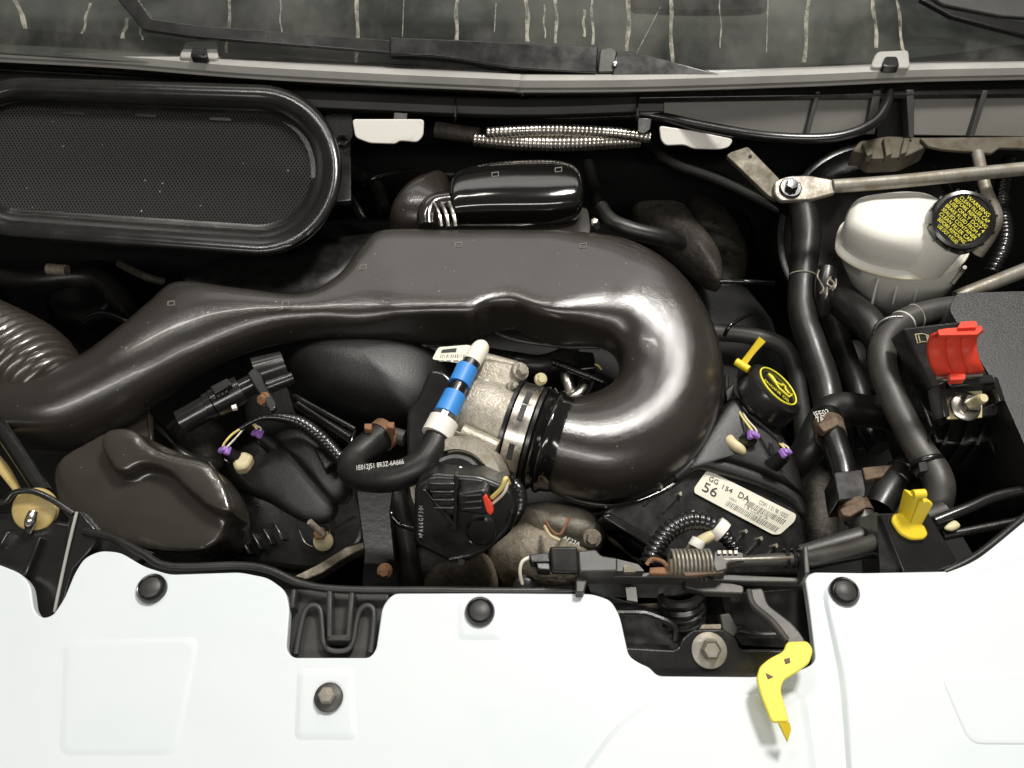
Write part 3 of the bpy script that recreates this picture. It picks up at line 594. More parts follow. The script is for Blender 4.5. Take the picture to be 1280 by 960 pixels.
mk('cover_skirt', G().plate([(276, 596), (300, 560), (345, 540), (400, 545), (440, 580), (462, 640), (458, 684), (395, 720), (330, 712), (280, 700), (262, 640)], lc, .09, r=20), 'black', t, bevel=.008, seg=3)
mk('cover_top', G().pillow([(285, 582), (300, 562), (335, 548), (375, 548), (395, 575), (420, 620), (418, 650), (385, 655), (340, 630), (300, 612)], lc, .016, n=3), 'black_grain', t)
mk('cover_ridge', G().pillow([(345, 548), (375, 535), (405, 552), (425, 580), (440, 612), (425, 632), (400, 610), (370, 575)], off(lc, .004), .022, n=2.4), 'black_grain', t)
for i in range(5):
    x = 285+i*14; y = 690-i*6
    mk('cover_fin', G().plate([(x, y-10), (x+3, y-12), (x+14, y+8), (x+10, y+10)], off(lc, .010), .012), 'black_sat', t, bevel=.0008)
mk('cover_fin', G().tube([V(374, 663, off(lc, .006)), V(381, 678, off(lc, .006)), V(391, 684, off(lc, .006))], 1.2, n=6), 'black_sat', t)
mk('cover_fin', G().tube([V(412, 645, off(lc, .006)), V(413, 660, off(lc, .006)), V(408, 672, off(lc, .006))], 1.2, n=6), 'black_sat', t)
mk('cover_fin', G().tube([V(417, 661, off(lc, .006)), V(441, 647, off(lc, .006))], 1.2, n=6), 'black_sat', t)
t = thing('stud_bolt', 'rusty stud with nut and pale washer on the black valve cover', 'bolt')
mk('stud', G().tube([V(404, 668, -.045), V(387, 652, -.028)], 4, n=10), 'alu_dirty', t)
mk('nut', G().lathe(V(403, 668, off(lc, .003)), nrm((-.15, -.3, .8)), [(.006, 0), (.0062, .007), (.005, .008)], n=6), 'rust', t, smooth=20)
mk('washer', G().lathe(V(405, 676, off(lc, .002)), (0, -.5, .8), [(.009, 0), (.009, .004), (.006, .005)], n=20), 'cream', t)
mk('edge_rail', G().plate([(368, 720), (400, 704), (432, 684), (458, 676), (458, 684), (436, 694), (402, 716), (382, 724)], -.075, .012), 'alu_dirty', label='pale dirty metal edge rail under the left valve cover', cat='rail', bevel=.001)
t = thing('front_strap', 'dark steel strap bracket hanging below the breather hose with a rusty bolt', 'bracket')
mk('strap', G().plate([(444, 606), (492, 606), (488, 640), (494, 700), (500, 735), (452, 735), (455, 690)], plane(V(470, 670, -.05), (0, -.5, .85)), .006), 'deep_gloss', t, bevel=.001)
bolt('bolt', 481, 714, -.05, (0, -.5, .8), 7, .006, 'rust', t, washer=10)
def injector(px, py, z, dx, dy, label, cup, dest):
    t = thing('injector_plug', label, 'connector', 'injector connectors on the valve covers')
    c = V(px, py, z); e = V(px+dx, py+dy, z-.012); ax = nrm(e-c)
    mk('plug_body', G().tube([c, e], [9, 11], n=10, sub=4), 'black', t)
    s = nrm(np.cross(ax, (0, 0, 1))); u = np.cross(s, ax)
    mk('lock_tab', G().box(c-ax*.002+u*.004, ax, s, u, .005, .0085, .004), 'purple', t, bevel=.001)
    mk('lock_tab', G().box(c-ax*.005+u*.001, ax, s, u, .004, .005, .009), 'purple', t, bevel=.001)
    mk('wire', G().tube([c-ax*.003, V(px-2-dx*.1, py-10, z+.006), V((px+dest[0])/2-3, (py+dest[1])/2-7, z+.004), V(*dest, z)], 1.5, n=6), 'wire_yellow', t)
    mk('wire', G().tube([c-ax*.003, V(px+4-dx*.1, py-9, z+.008), V((px+dest[0])/2+3, (py+dest[1])/2-4, z+.004), V(dest[0]+3, dest[1], z)], 1.2, n=6), 'wire_white', t)
    if cup: mk('seal_cup', G().plate([(px+dx*.75-6, py+dy*.6+4), (px+dx*.75+8, py+dy*.6-10), (px+dx*.75+22, py+dy*.6-4), (px+dx*.75+12, py+dy*.6+12), (px+dx*.75-2, py+dy*.6+14)], z-.004, .012, r=6), 'cream', t, bevel=.003)
injector(283, 566, -.02, 16, 10, 'purple-tabbed connector beside the cream cup on the left cover', True, (302, 535))
injector(324, 545, -.02, 16, 12, 'purple-tabbed connector below the purge valve, its black body in the cover hole', False, (312, 528))
mk('loom_tube', G().tube([V(300, 536, -.005), V(330, 522, .0), V(370, 526, -.005), V(400, 546, -.012), V(428, 576, -.02)], [3, 4, 8, 9, 9], corr=(.0042, .08)), 'cable_dark', label='black ribbed loom tube arching over the left valve cover', cat='cable')
mk('loom_clip', G().plate([(392, 560), (412, 552), (424, 574), (406, 586)], -.025, .012, r=3), 'black', bevel=.0015, label='square black clip under the arching loom tube', cat='clip')
for q in ([(610, 690), (622, 655), (655, 640), (700, 655), (745, 690), (740, 730), (690, 745), (640, 738), (612, 715)], [(530, 735), (560, 712), (595, 700), (618, 712), (618, 745), (560, 750)]):
    mk('timing_cover', G().pillow(q, -.10, .045, n=2.2, under=1), 'alu_dirty', label='rounded sandy grey timing cover casting ' + ('below the throttle motor' if q[0][0] == 530 else 'under the grey latch connector'), cat='casting')
t = thing('bypass_housing', 'dirty aluminium housing with bolt and rusty clip below the duct loop', 'housing')
mk('housing_body', G().pillow([(642, 648), (668, 638), (705, 642), (740, 652), (756, 668), (748, 685), (715, 688), (680, 680), (655, 668)], -.075, .032, n=2.6, under=1), 'alu', t)
bolt('bolt', 740, 673, -.045, (0, -.5, .8), 8, .008, 'alu_dirty', t, washer=12)
mk('wire_clip', G().tube([V(682, 652, -.04), V(690, 664, -.034), V(700, 668, -.034), V(708, 655, -.034), V(712, 648, -.038)], 2.2, n=6), 'rust', t)
mk('wire_clip', G().tube([V(681, 658, -.04), V(688, 670, -.034), V(700, 676, -.034)], 2.5, n=6), 'cream', t)
gtext('AF23A', (703, 674), (724, 683), -.030, 'print_white', t)
mk('cover_edge', G().plate([(738, 640), (752, 640), (816, 683), (806, 694), (770, 668)], -.06, .02), 'alu_dirty', label='sandy metal cover edge below the labelled valve cover', cat='rail', bevel=.001)
# ================================================================== right valve cover
t = thing('valve_cover', 'black textured valve cover carrying a white barcode label', 'valve cover')
rc = plane(V(920, 630, -.05), (.16, -.34, .92))
mk('cover_skirt', G().plate([(750, 640), (800, 610), (850, 560), (880, 530), (912, 500), (962, 530), (992, 580), (1013, 690), (1008, 720), (850, 722), (800, 690)], rc, .10, r=10), 'black', t, bevel=.006, seg=3)
mk('cover_top', G().pillow([(852, 590), (868, 562), (890, 528), (912, 502), (940, 512), (968, 540), (988, 572), (1000, 618), (985, 612), (950, 596), (915, 584), (885, 580)], rc, .016, n=3.5, sub=5), 'black_grain', t)
mk('cover_ridge', G().tube([V(842, 596, off(rc, .002)), V(870, 578, off(rc, .004)), V(905, 585, off(rc, .004)), V(950, 600, off(rc, .004)), V(990, 620, off(rc, .003)), V(1003, 640, off(rc, .0))], [8, 10, 10, 9, 8, 6], n=16), 'black_grain', t)
for x, y in ((826, 608), (850, 617), (932, 664), (951, 673), (970, 682), (866, 640)):
    mk('cover_nib', G().plate([(x-1.5, y), (x+1, y-3), (x+3, y), (x+1, y+3)], off(rc, .006), .006), 'alu', t)
    mk('cover_fin', G().plate([(x, y), (x+2, y+2), (x-20, y+25), (x-22, y+23)], off(rc, .0015), .004), 'black_sat', t)
mk('cover_wall', G().plate([(752, 646), (762, 640), (842, 685), (836, 700)], off(rc, .010), .03), 'black_sat', t, bevel=.002)
t = thing('barcode_label', 'white label reading GG 154 DA 56 with two barcodes', 'label')
lp = off(rc, .0025)
mk('label_paper', G().plate([(886, 588), (996, 643), (993, 652), (975, 668), (966, 668), (868, 616), (868, 610), (882, 590)], lp, .0012, r=5), 'paper', t)
lq = off(lp, .0003)
def lerp2(u, v):   # label coordinates: u along, v across
    a, b, d, c = np.array((884, 587.)), np.array((997, 645.)), np.array((867, 613.)), np.array((972, 670.))
    return tuple((1-v)*((1-u)*a+u*b)+v*((1-u)*d+u*c))
gtext('GG', lerp2(.07, .36), lerp2(.17, .36), lq, 'print', t)
gtext('154', lerp2(.23, .40), lerp2(.34, .40), lq, 'print', t, squash=.8)
gtext('DA', lerp2(.41, .40), lerp2(.53, .40), lq, 'print', t)
gtext('56', lerp2(.07, .84), lerp2(.23, .84), lq, 'print', t, squash=.85)
gtext('CDP1 1 S1 98 15027', lerp2(.62, .26), lerp2(.94, .26), lq, 'print_grey', t, squash=1.6)
gtext('1 8 CGKG1A', lerp2(.53, .66), lerp2(.80, .66), lq, 'print_grey', t, squash=1.1)
gtext('CGKG', lerp2(.35, .62), lerp2(.43, .62), lq, 'print_grey', t, squash=1.1)
for u0, u1, v0, v1 in ((.52, .95, .33, .54), (.36, .95, .70, .92)):
    u = u0
    while u < u1:
        w = random.choice((.004, .004, .007)); mk('barcode_bar', G().plate([lerp2(u, v0), lerp2(u+w, v0), lerp2(u+w, v1), lerp2(u, v1)], lq, .0003), 'print', t, smooth=None); u += w+random.choice((.008, .013))
injector(940, 547, -.012, -14, 8, 'purple-tabbed connector beside the cream cup below the oil cap', False, (922, 510))
injector(980, 569, -.014, -14, 12, 'purple-tabbed connector at the outer corner of the labelled valve cover', False, (966, 545))
mk('seal_cup', G().pillow([(905, 548), (912, 544), (920, 552), (932, 562), (930, 568), (918, 564), (908, 556)], -.018, .006), 'cream', label='cream sealing cup in the labelled valve cover', cat='seal')
mk('injector_wire', G().tube([V(900, 518, -.02), V(925, 508, -.012), V(940, 522, -.008), V(972, 550, -.008), V(977, 560, -.012)], 2.6, n=8), 'cable_dark', label='thin black wire running to the outer purple connector', cat='wire')
# oil filler cap
t = thing('oil_cap', 'black oval oil filler cap with yellow printed ring and symbol', 'cap')
thc = math.radians(56); on = math.cos(thc)*(-FW)+math.sin(thc)*(.66*RX+.75*UP)
oc = plane(V(970, 486, .0), on); OC = oc[0]
ex = nrm(.75*RX-.66*UP); ey = np.cross(oc[1], ex)
L1 = 42*m_at(OC)
rows = []
for sc, h in ((.9, -.022), (1.0, -.018), (1.0, -.004), (.95, .0005), (.85, .0018), (.4, .002), (.01, .002)):
    rows.append([OC+ex*math.cos(a)*L1*sc+ey*math.sin(a)*L1*.95*sc+oc[1]*h for a in np.linspace(0, 2*math.pi, 40, endpoint=False)])
mk('cap_shell', G().grid(rows, closed_u=True), 'black_sat', t, smooth=35)
op = OC+oc[1]*.0026
def ocp(u, v): return op+ex*u*L1+ey*v*L1*.95
mk('printed_ring', G().tube([ocp(.70*math.cos(a), .08+.74*math.sin(a)) for a in np.linspace(0, 2*math.pi, 41)], .0008, n=6, pxr=False, spline=False), 'print_yellow', t)
def ltxt(s, A, x, y, w, m, parent, name='lettering', hgt=None):
    cu = bpy.data.curves.new('t', 'FONT'); cu.body = s; ob = bpy.data.objects.new('t', cu); COL.objects.link(ob); dg = bpy.context.evaluated_depsgraph_get(); dg.update()
    me = bpy.data.meshes.new_from_object(ob.evaluated_get(dg)); vs = np.array([v.co[:] for v in me.vertices]); fs = [tuple(p.vertices) for p in me.polygons]
    bpy.data.objects.remove(ob); bpy.data.meshes.remove(me); k = w/vs[:, 0].max()
    return mk(name, G().add([A+x*p[0]*k+y*p[1]*(hgt or k*1.2) for p in vs], fs), m, parent, smooth=None)
ltxt('ENGINE OIL', ocp(-.50, -.36), ex, ey, L1*1.0, 'print_yellow', t)
can = [(-.42, .30), (-.30, .36), (-.12, .22), (.10, .30), (.12, .42), (.24, .42), (.24, .30), (.40, .20), (.52, .30), (.44, .0), (.05, .0), (-.12, .14), (-.42, .30)]
mk('oil_can_symbol', G().tube([ocp(a, b) for a, b in can], .0009, n=6, pxr=False, spline=False), 'print_yellow', t)
mk('filler_neck', G().tube([OC-oc[1]*.016, OC-oc[1]*.05], 26, n=24, sub=4), 'black', t)
# dipstick
t = thing('dipstick', 'yellow dipstick handle standing beside the oil filler cap', 'dipstick')
mk('grip', G().tube([V(928, 456, .016), V(940, 440, .026), V(953, 424, .036)], [5.5, 5, 6.5], n=10, flat=.45), 'yellow', t)
mk('collar', G().tube([V(920, 452, .016), V(936, 462, .016)], 5, n=12, sub=4), 'yellow', t)
mk('stick_tube', G().tube([V(928, 460, .014), V(922, 480, -.02), V(915, 500, -.08)], 4, n=10), 'dark_steel', t)
mk('foil_wrap', G().pillow([(918, 478), (925, 471), (936, 476), (936, 488), (926, 498), (918, 490)], -.01, .012), 'alu', label='crumpled silver foil scrap beside the oil filler cap', cat='foil')
mk('cap_bracket', G().plate([(905, 488), (935, 462), (945, 470), (925, 500), (908, 500)], -.022, .02, r=3), 'black_sat', label='black bracket holding the filler neck and dipstick', cat='bracket', bevel=.002)

# ================================================================== strut, brake reservoir
t = thing('strut_brace', 'galvanised steel brace tube bolted to an angled bracket', 'brace')
bp = plane(V(985, 235, .070), (0, -.35, .94))
mk('brace_tube', G().tube([V(1040, 233, .072), V(1120, 227, .074), V(1200, 219, .078), V(1330, 206, .084)], 8.5, n=20), 'zinc', t)
mk('tube_flat', G().plate([(968, 226), (985, 220), (1010, 219), (1045, 225), (1045, 241), (1015, 249), (976, 251), (968, 243)], off(bp, .004), .006, r=5), 'zinc', t, bevel=.0012)
mk('mount_bracket', G().plate([(913, 190), (935, 183), (975, 224), (972, 250), (960, 244), (908, 194)], off(bp, -.003), .006, r=3), 'zinc_dirty', t, bevel=.0012)
mk('bracket_hole', G().lathe(V(938, 195, off(bp, -.0022)), bp[1], [(.0018, -.001), (.0018, .0003)], n=12), 'deep', t)
bolt('brace_bolt', 988, 235, off(bp, .005), bp[1], 8, .008, 'black_sat', t, washer=14, wm='black')
mk('brace_rod', G().tube([V(1222, 192, .06), V(1232, 235, .055), V(1246, 270, .04), V(1238, 295, .02), V(1222, 318, .0)], 7, n=16), 'zinc', label='thin galvanised rod passing behind the brake fluid cap', cat='rod')
mk('lower_rod', G().tube([V(1195, 372, -.01), V(1240, 354, .0), V(1320, 322, .01)], 9, n=16), 'zinc', label='dull grey rod behind the fuse box cover', cat='rod')
g = G(); g.plate([(1065, 188), (1075, 176), (1110, 170), (1160, 172), (1160, 182), (1130, 196), (1090, 198), (1078, 190)], .05, .02, r=4); mk('hinge_casting', g, 'zinc_dirty', label='ribbed aluminium casting below the cowl pocket joint', cat='casting', bevel=.003)
mk('wing_flange', G().plate([(1150, 172), (1330, 170), (1330, 186), (1250, 184), (1240, 191), (1180, 186), (1160, 182)], .055, .004), 'zinc_dirty', label='long dusty metal flange under the cowl on the reservoir side', cat='flange', bevel=.001)
t = thing('brake_booster', 'large black brake booster drum behind the reservoir', 'brake booster')
bc = V(1085, 300, -.10); ba = nrm((0, -.62, .78))
mk('drum', G().lathe(bc, ba, [(.112, -.08), (.112, .012), (.108, .02), (.09, .03), (.05, .036)], n=64), 'black', t, smooth=50)
mk('drum_rim', G().lathe(bc, ba, [(.112, .008), (.1155, .010), (.1155, .014), (.110, .0175)], n=64), 'black_sat', t, smooth=50)
mk('booster_hoop', G().tube([V(1084, 256, .03), V(1100, 248, .035), V(1114, 252, .03)], 2, n=8), 'zinc', t)
t = thing('brake_fluid_reservoir', 'cloudy white plastic brake fluid reservoir with a black cap', 'reservoir')
sm = [(1051, 298), (1062, 272), (1106, 262), (1160, 262), (1198, 284), (1203, 312), (1178, 332), (1136, 339), (1088, 330), (1058, 314)]
def up(r, dy, sc): 
    a = np.array(r, float); c = a.mean(0); return [tuple(c+(p-c)*sc+(0, dy)) for p in a]
RG = [(.0605, up(sm, -34, .30)), (.060, up(sm, -33, .55)), (.057, up(sm, -31, .74)), (.051, up(sm, -26, .86)), (.042, up(sm, -18, .93)), (.032, up(sm, -9, .97)), (.020, sm), (.0185, up(sm, 3, 1.02)), (.017, up(sm, 5, 1.065)), (.0125, up(sm, 10, 1.065)), (.011, up(sm, 11, 1.01)), (-.004, up(sm, 25, .97)), (-.03, up(sm, 47, .84)), (-.05, up(sm, 66, .62)), (-.062, up(sm, 80, .34)), (-.075, up(sm, 92, .16))]
rows = [[V(p[0], p[1], z) for p in crom(r, 5, closed=True)] for z, r in RG]
rows = [[sum(rows[0])/len(rows[0])+(p-sum(rows[0])/len(rows[0]))*.05 for p in rows[0]]]+rows
mk('tank', G().grid(rows, closed_u=True, cap=True), 'tank', t, smooth=50)
F, Bc = V(1209, 271, .088), V(1196, 281, .062); ca = nrm(F-Bc); k = m_at(F)
mk('filler_neck', G().tube([V(1150, 320, .02), V(1172, 300, .044), Bc], [36, 33, 31], n=28), 'tank', t)
cp = mk('cap', G().lathe(Bc, ca, [(39*k, -.004), (40*k, .0), (39*k, .018), (37*k, .0215), (33*k, .0225), (32*k, .0215), (2*k, .0215)], n=48), 'black_sat', t, smooth=40)
for i in range(12):
    a = 2*math.pi*i/12; s = nrm(np.cross(ca, (0, 1, .2))); w = np.cross(ca, s); d = s*math.cos(a)+w*math.sin(a)
    mk('grip_nib', G().box(Bc+d*39.5*k+ca*.016, ca, np.cross(ca, d), d, .007, .002, .002), 'black_sat', cp)
s = nrm(V(1240, 292, .088)-F); s = nrm(s-ca*np.dot(s, ca)); w = np.cross(ca, s)
TXT = ['WARNING', 'CLEAN FILLER CAP', 'BEFORE REMOVING', 'USE ONLY DOT 4', 'BRAKE FLUID FROM A', 'SEALED CONTAINER', 'CLEAN FILLER CAP', 'BEFORE REMOVING', 'USE DOT 4 FLUID']
for j, tx in enumerate(TXT):
    y = (24-j*6.2)*k; half = math.sqrt(max(0, (31*k)**2-y*y))*.92
    o = ltxt(tx, Bc+ca*.0218-s*half+w*(y-2.4*k), s, w, 2*half, 'print_yellow', cp, 'warning_print', hgt=6.6*k)
mk('level_mark', G().plate([(1068, 322), (1086, 333), (1086, 336), (1068, 326)], off(plane(V(1078, 330, .012), (-.3, -.75, .4)), .004), .002), 'tank', t)
for x in (1098, 1124, 1150): mk('tank_rib', G().tube([V(x, 348, .009), V(x-4, 362, -.004), V(x-8, 380, -.022)], 1.6, n=6), 'tank', t)
for q in ([(1078, 178), (1086, 176), (1092, 192), (1084, 194)], [(1104, 172), (1112, 172), (1116, 192), (1108, 194)], [(1130, 172), (1138, 172), (1134, 190), (1126, 192)]): mk('casting_rib', G().plate(q, .056, .01), 'zinc_dirty', bpy.data.objects['hinge_casting'], bevel=.001)
mk('seam_band', G().tube([V(p[0], p[1], .0148) for p in crom(up(sm, 7, 1.062), 4, closed=True)]+[V(*up(sm, 7, 1.062)[0], .0148)], 2.6, n=8, spline=False), 'seam', t)
mk('tank_strap', G().tube([V(1190, 355, -.01), V(1202, 340, .0), V(1206, 334, .01)], 2.5, n=8), 'zinc', label='small grey wire strap beside the reservoir flank', cat='strap')

# ================================================================== hoses right
mk('coolant_hose', G().tube([V(1001, 248, .0), V(1008, 290, -.01), V(1004, 340, -.02), V(1003, 390, -.03), V(1018, 440, -.04), V(1032, 485, -.05), V(1036, 520, -.055)], [17, 18, 17, 17, 18, 19, 18], n=22), 'rubber', label='long black coolant hose descending from the strut bolt', cat='hose')
for y in (331, 344): mk('hose_stripe', G().lathe(V(1003.5, y, -.018), V(1003, y+8, -.021)-V(1004, y-8, -.015), [(.0128, -.0003), (.0135, 0), (.0128, .0003)], n=28), 'tank', bpy.data.objects['coolant_hose.001'], label=None)
mk('radiator_hose', G().tube([V(1150, 520, -.06), V(1090, 515, -.05), V(1050, 510, -.045), V(1030, 525, -.045), V(1012, 560, -.055), V(990, 590, -.08)], [22, 21, 20, 20, 20, 18], n=22), 'rubber', label='black elbow hose with white print behind the rusty clamp', cat='hose')
t = thing('heater_tee', 'black plastic tee connector with rusty clamps at its ends', 'connector')
mk('tee_upper', G().tube([V(1034, 520, -.03), V(1040, 545, -.02), V(1052, 580, -.018), V(1056, 600, -.018)], [17, 17, 16, 15], n=20), 'cable_dark', t)
gtext('IFE03', (1020, 522), (1038, 518), -.0135, 'print_white', t, squash=1.3)
gtext('7A2', (1022, 528), (1036, 525), -.0135, 'print_white', t, squash=1.1)
mk('clamp_band', G().tube([V(1035, 530, -.026), V(1039, 546, -.021)], 19, n=22), 'rust_brown', t)
mk('clamp_ear', G().plate([(1022, 530), (1046, 520), (1050, 530), (1030, 540)], -.006, .008, r=3), 'rust_brown', t, bevel=.001)
mk('tee_block', G().plate([(1042, 590), (1078, 586), (1083, 612), (1082, 622), (1048, 626)], -.005, .03, r=3), 'black_sat', t, bevel=.002)
mk('tee_lower', G().tube([V(1062, 618, -.02), V(1072, 642, -.018), V(1088, 668, -.018)], [17, 18, 18], n=20), 'rubber_dusty', t)
mk('clamp_band', G().tube([V(1066, 632, -.018), V(1074, 646, -.017)], 20, n=22), 'rust_brown', t)
mk('clamp_ear', G().plate([(1050, 636), (1064, 630), (1080, 624), (1084, 634), (1062, 646), (1054, 644)], .0, .008, r=3), 'rust_brown', t, bevel=.001)
mk('tee_lever', G().plate([(1078, 584), (1120, 580), (1122, 592), (1082, 600)], -.02, .006), 'rust_brown', t, bevel=.001)
mk('branch_pipe', G().tube([V(1155, 575, -.035), V(1130, 588, -.03), V(1112, 612, -.028), V(1098, 636, -.03)], [17, 18, 19, 18], n=22), 'rubber', label='ribbed black branch pipe under the thick grey hose', cat='pipe')
for x, y in ((1128, 592), (1119, 604)): mk('pipe_ring', G().lathe(V(x, y, -.029), V(1112, 612, -.028)-V(1130, 588, -.03), [(.0135, -.001), (.0146, 0), (.0135, .001)], n=28), 'cable_dark', bpy.data.objects['branch_pipe'])
t = thing('thick_hose', 'thick matte grey hose curving down past the terminal box', 'hose')
mk('hose_run', G().tube([V(1200, 384, .015), V(1165, 390, .015), V(1130, 402, .014), V(1106, 428, .012), V(1104, 460, .010), V(1122, 510, .008), V(1148, 560, .006), V(1168, 590, .004), V(1174, 614, .0), V(1164, 640, -.012), V(1140, 660, -.03)], [15, 16, 16, 17, 17, 17, 18, 19, 19, 19, 17], n=24, sub=10), 'rubber_dusty', t)
for x, y, q in ((1144, 396, (-35, 12)), (1129, 403, (-24, 22))):
    mk('hose_stripe', G().lathe(V(x, y, .014), V(x+q[0], y+q[1], .014)-V(x, y, .014), [(.0122, -.0008), (.0128, 0), (.0122, .0008)], n=32), 'white_part', t)
mk('cable_tie', G().lathe(V(1158, 580, .005), V(1168, 600, .004)-V(1150, 564, .006), [(.0138, -.0022), (.0148, -.0015), (.0148, .0015), (.0138, .0022)], n=32), 'cable_dark', t, smooth=60)
mk('tie_head', G().plate([(1148, 578), (1158, 576), (1161, 588), (1150, 590)], .022, .010, r=2), 'cable_dark', t, bevel=.001)
mk('short_hose', G().tube([V(1036, 366, -.03), V(1062, 385, -.02), V(1085, 405, -.01), V(1100, 430, -.012), V(1098, 450, -.03)], [17, 20, 20, 18, 15], n=22), 'rubber', label='fat black hose emerging below the reservoir', cat='hose')
mk('retaining_strap', G().tube([V(1092, 420, .014), V(1098, 405, .02), V(1112, 397, .024), V(1128, 396, .026)], 3, n=8, flat=.5), 'cable_dark', label='black plastic strap tying the two hoses by the terminal box', cat='strap')
t = thing('sensor_plug', 'dusty black connector with torn grey tape beside the reservoir', 'connector')
mk('plug_body', G().tube([V(1034, 336, .0), V(1030, 362, -.01), V(1028, 392, -.03)], [12, 12, 9], n=14), 'black', t)
for i in range(6):
    x, y = 1022+random.random()*24, 332+random.random()*28
    mk('torn_tape', G().tube([V(x, y, .016), V(x+random.uniform(-8, 8), y+8, .018), V(x+random.uniform(-6, 6), y+14, .014)], 1.2, n=5), 'alu', t)
mk('ribbed_conduit', G().tube([V(1262, 200, -.02), V(1252, 250, -.03), V(1256, 300, -.03), V(1240, 340, -.05)], 10, corr=(.006, .12), n=16), 'cable_dark', label='black ribbed conduit behind the thin galvanised rod', cat='conduit')

# ================================================================== terminal and fuse box
t = thing('fuse_box', 'black textured fuse box cover at the bay edge', 'fuse box')
mk('lid', G().plate([(1196, 366), (1340, 362), (1340, 640), (1296, 590), (1256, 500), (1186, 386)], .050, .05, r=7), 'black_grain', t, bevel=.004, seg=3)
mk('box_side', G().plate([(1180, 378), (1192, 374), (1262, 512), (1330, 660), (1330, 700), (1240, 560)], .012, .10), 'black', t, bevel=.002)
mk('box_edge', G().tube([V(1246, 514, .0), V(1266, 550, .0), V(1296, 610, -.005)], 2.5, n=8), 'black_sat', t)
t = thing('jump_terminal', 'black jump start terminal box with threaded post and red hinged cover', 'terminal')
jb = plane(V(1190, 470, .052), (-.06, -.40, .91))
mk('terminal_box', G().plate([(1128, 410), (1200, 402), (1236, 470), (1250, 476), (1258, 500), (1246, 520), (1186, 526), (1172, 498)], off(jb, -.006), .03, r=4), 'black_sat', t, bevel=.002)
mk('lower_body', G().plate([(1128, 418), (1186, 526), (1246, 520), (1244, 548), (1206, 556), (1170, 552), (1150, 500)], .012, .08), 'black', t, bevel=.002)
for q in ([(1182, 472), (1240, 468), (1246, 478), (1188, 484)], [(1240, 468), (1248, 472), (1257, 500), (1249, 503)], [(1172, 480), (1182, 476), (1188, 520), (1180, 522)]):
    mk('guard_wall', G().plate(q, off(jb, .010), .022), 'black_sat', t, bevel=.001)
for x in (1186, 1212): mk('foot_tab', G().plate([(x-18, 556), (x, 554), (x, 560), (x-18, 562)], .0, .004, r=2), 'cowl', t, bevel=.001)
for x in (1166, 1188, 1210, 1230): mk('slot_wall', G().plate([(x, 530), (x+4, 529), (x-6, 556), (x-10, 556)], .018, .03), 'black_sat', t)
mk('copper_plate', G().plate([(1186, 498), (1196, 490), (1228, 488), (1228, 522), (1184, 524)], off(jb, -.0035), .002), 'cream', t, bevel=.0005)
nc = V(1206, 508, off(jb, -.002)); k = m_at(nc); na = nrm((.06, -.36, .90))
mk('flange_nut', G().lathe(nc, na, [(19*k, 0), (19*k, .002), (15*k, .0035), (1*k, .0036)], n=32), 'steel', t, smooth=40)
mk('hex_nut', G().lathe(nc+na*.003, na, [(12.5*k, 0), (12.5*k, .008), (11*k, .0095), (7*k, .0096)], n=6), 'chrome', t, smooth=20)
g = G(); g.lathe(nc+na*.011, na, [(6.5*k*(1 if i % 2 else .9), .0012*i) for i in range(13)]+[(5*k, .0165)], n=20); mk('threaded_post', g, 'cream', t)
# red cover: curved leaf of three fluted strips standing up from its hinge
rc_ = mk('hinge_pin', G().tube([V(1168, 472, .064), V(1226, 468, .064)], 4.5, n=14, sub=4), 'chrome', t)
rows = []
for f, x0, x1, y, zz in ((0, 1170, 1225, 468, .066), (.1, 1168, 1226, 464, .070), (.3, 1163, 1221, 455, .078), (.5, 1160, 1217, 440, .084), (.7, 1160, 1217, 426, .092), (.88, 1163, 1222, 418, .100), (1, 1172, 1228, 414, .106)):
    rows.append([V(x0+(x1-x0)*u, y-3*u, zz)+np.array((0, -.4, .9))*(.0032*abs(math.sin(3*math.pi*u))**.5) for u in np.linspace(0, 1, 37)])
co = mk('red_cover', G().grid(rows), 'red', t, solid=.0025, smooth=50)
mk('hinge_tongue', G().plate([(1187, 462), (1207, 461), (1207, 474), (1188, 475)], .071, .006, r=2), 'red', co, bevel=.001)
mk('top_lip', G().plate([(1172, 412), (1184, 410), (1228, 407), (1228, 413), (1222, 418), (1174, 419)], .109, .004, r=2), 'red', co, bevel=.0008)
mk('finger_tab', G().plate([(1197, 410), (1201, 402), (1221, 401), (1222, 409)], .112, .004, r=2), 'red', co, bevel=.0008)
mp_ = off(jb, -.0054)
for a in ([(1144, 418), (1152, 417), (1160, 419), (1162, 428), (1154, 427), (1147, 429), (1144, 418)], [(1148, 419), (1150, 427)], [(1158, 419), (1160, 428)]):
    mk('manual_symbol', G().tube([V(x, y, mp_) for x, y in a], .7, n=5, spline=False), 'cream', t)
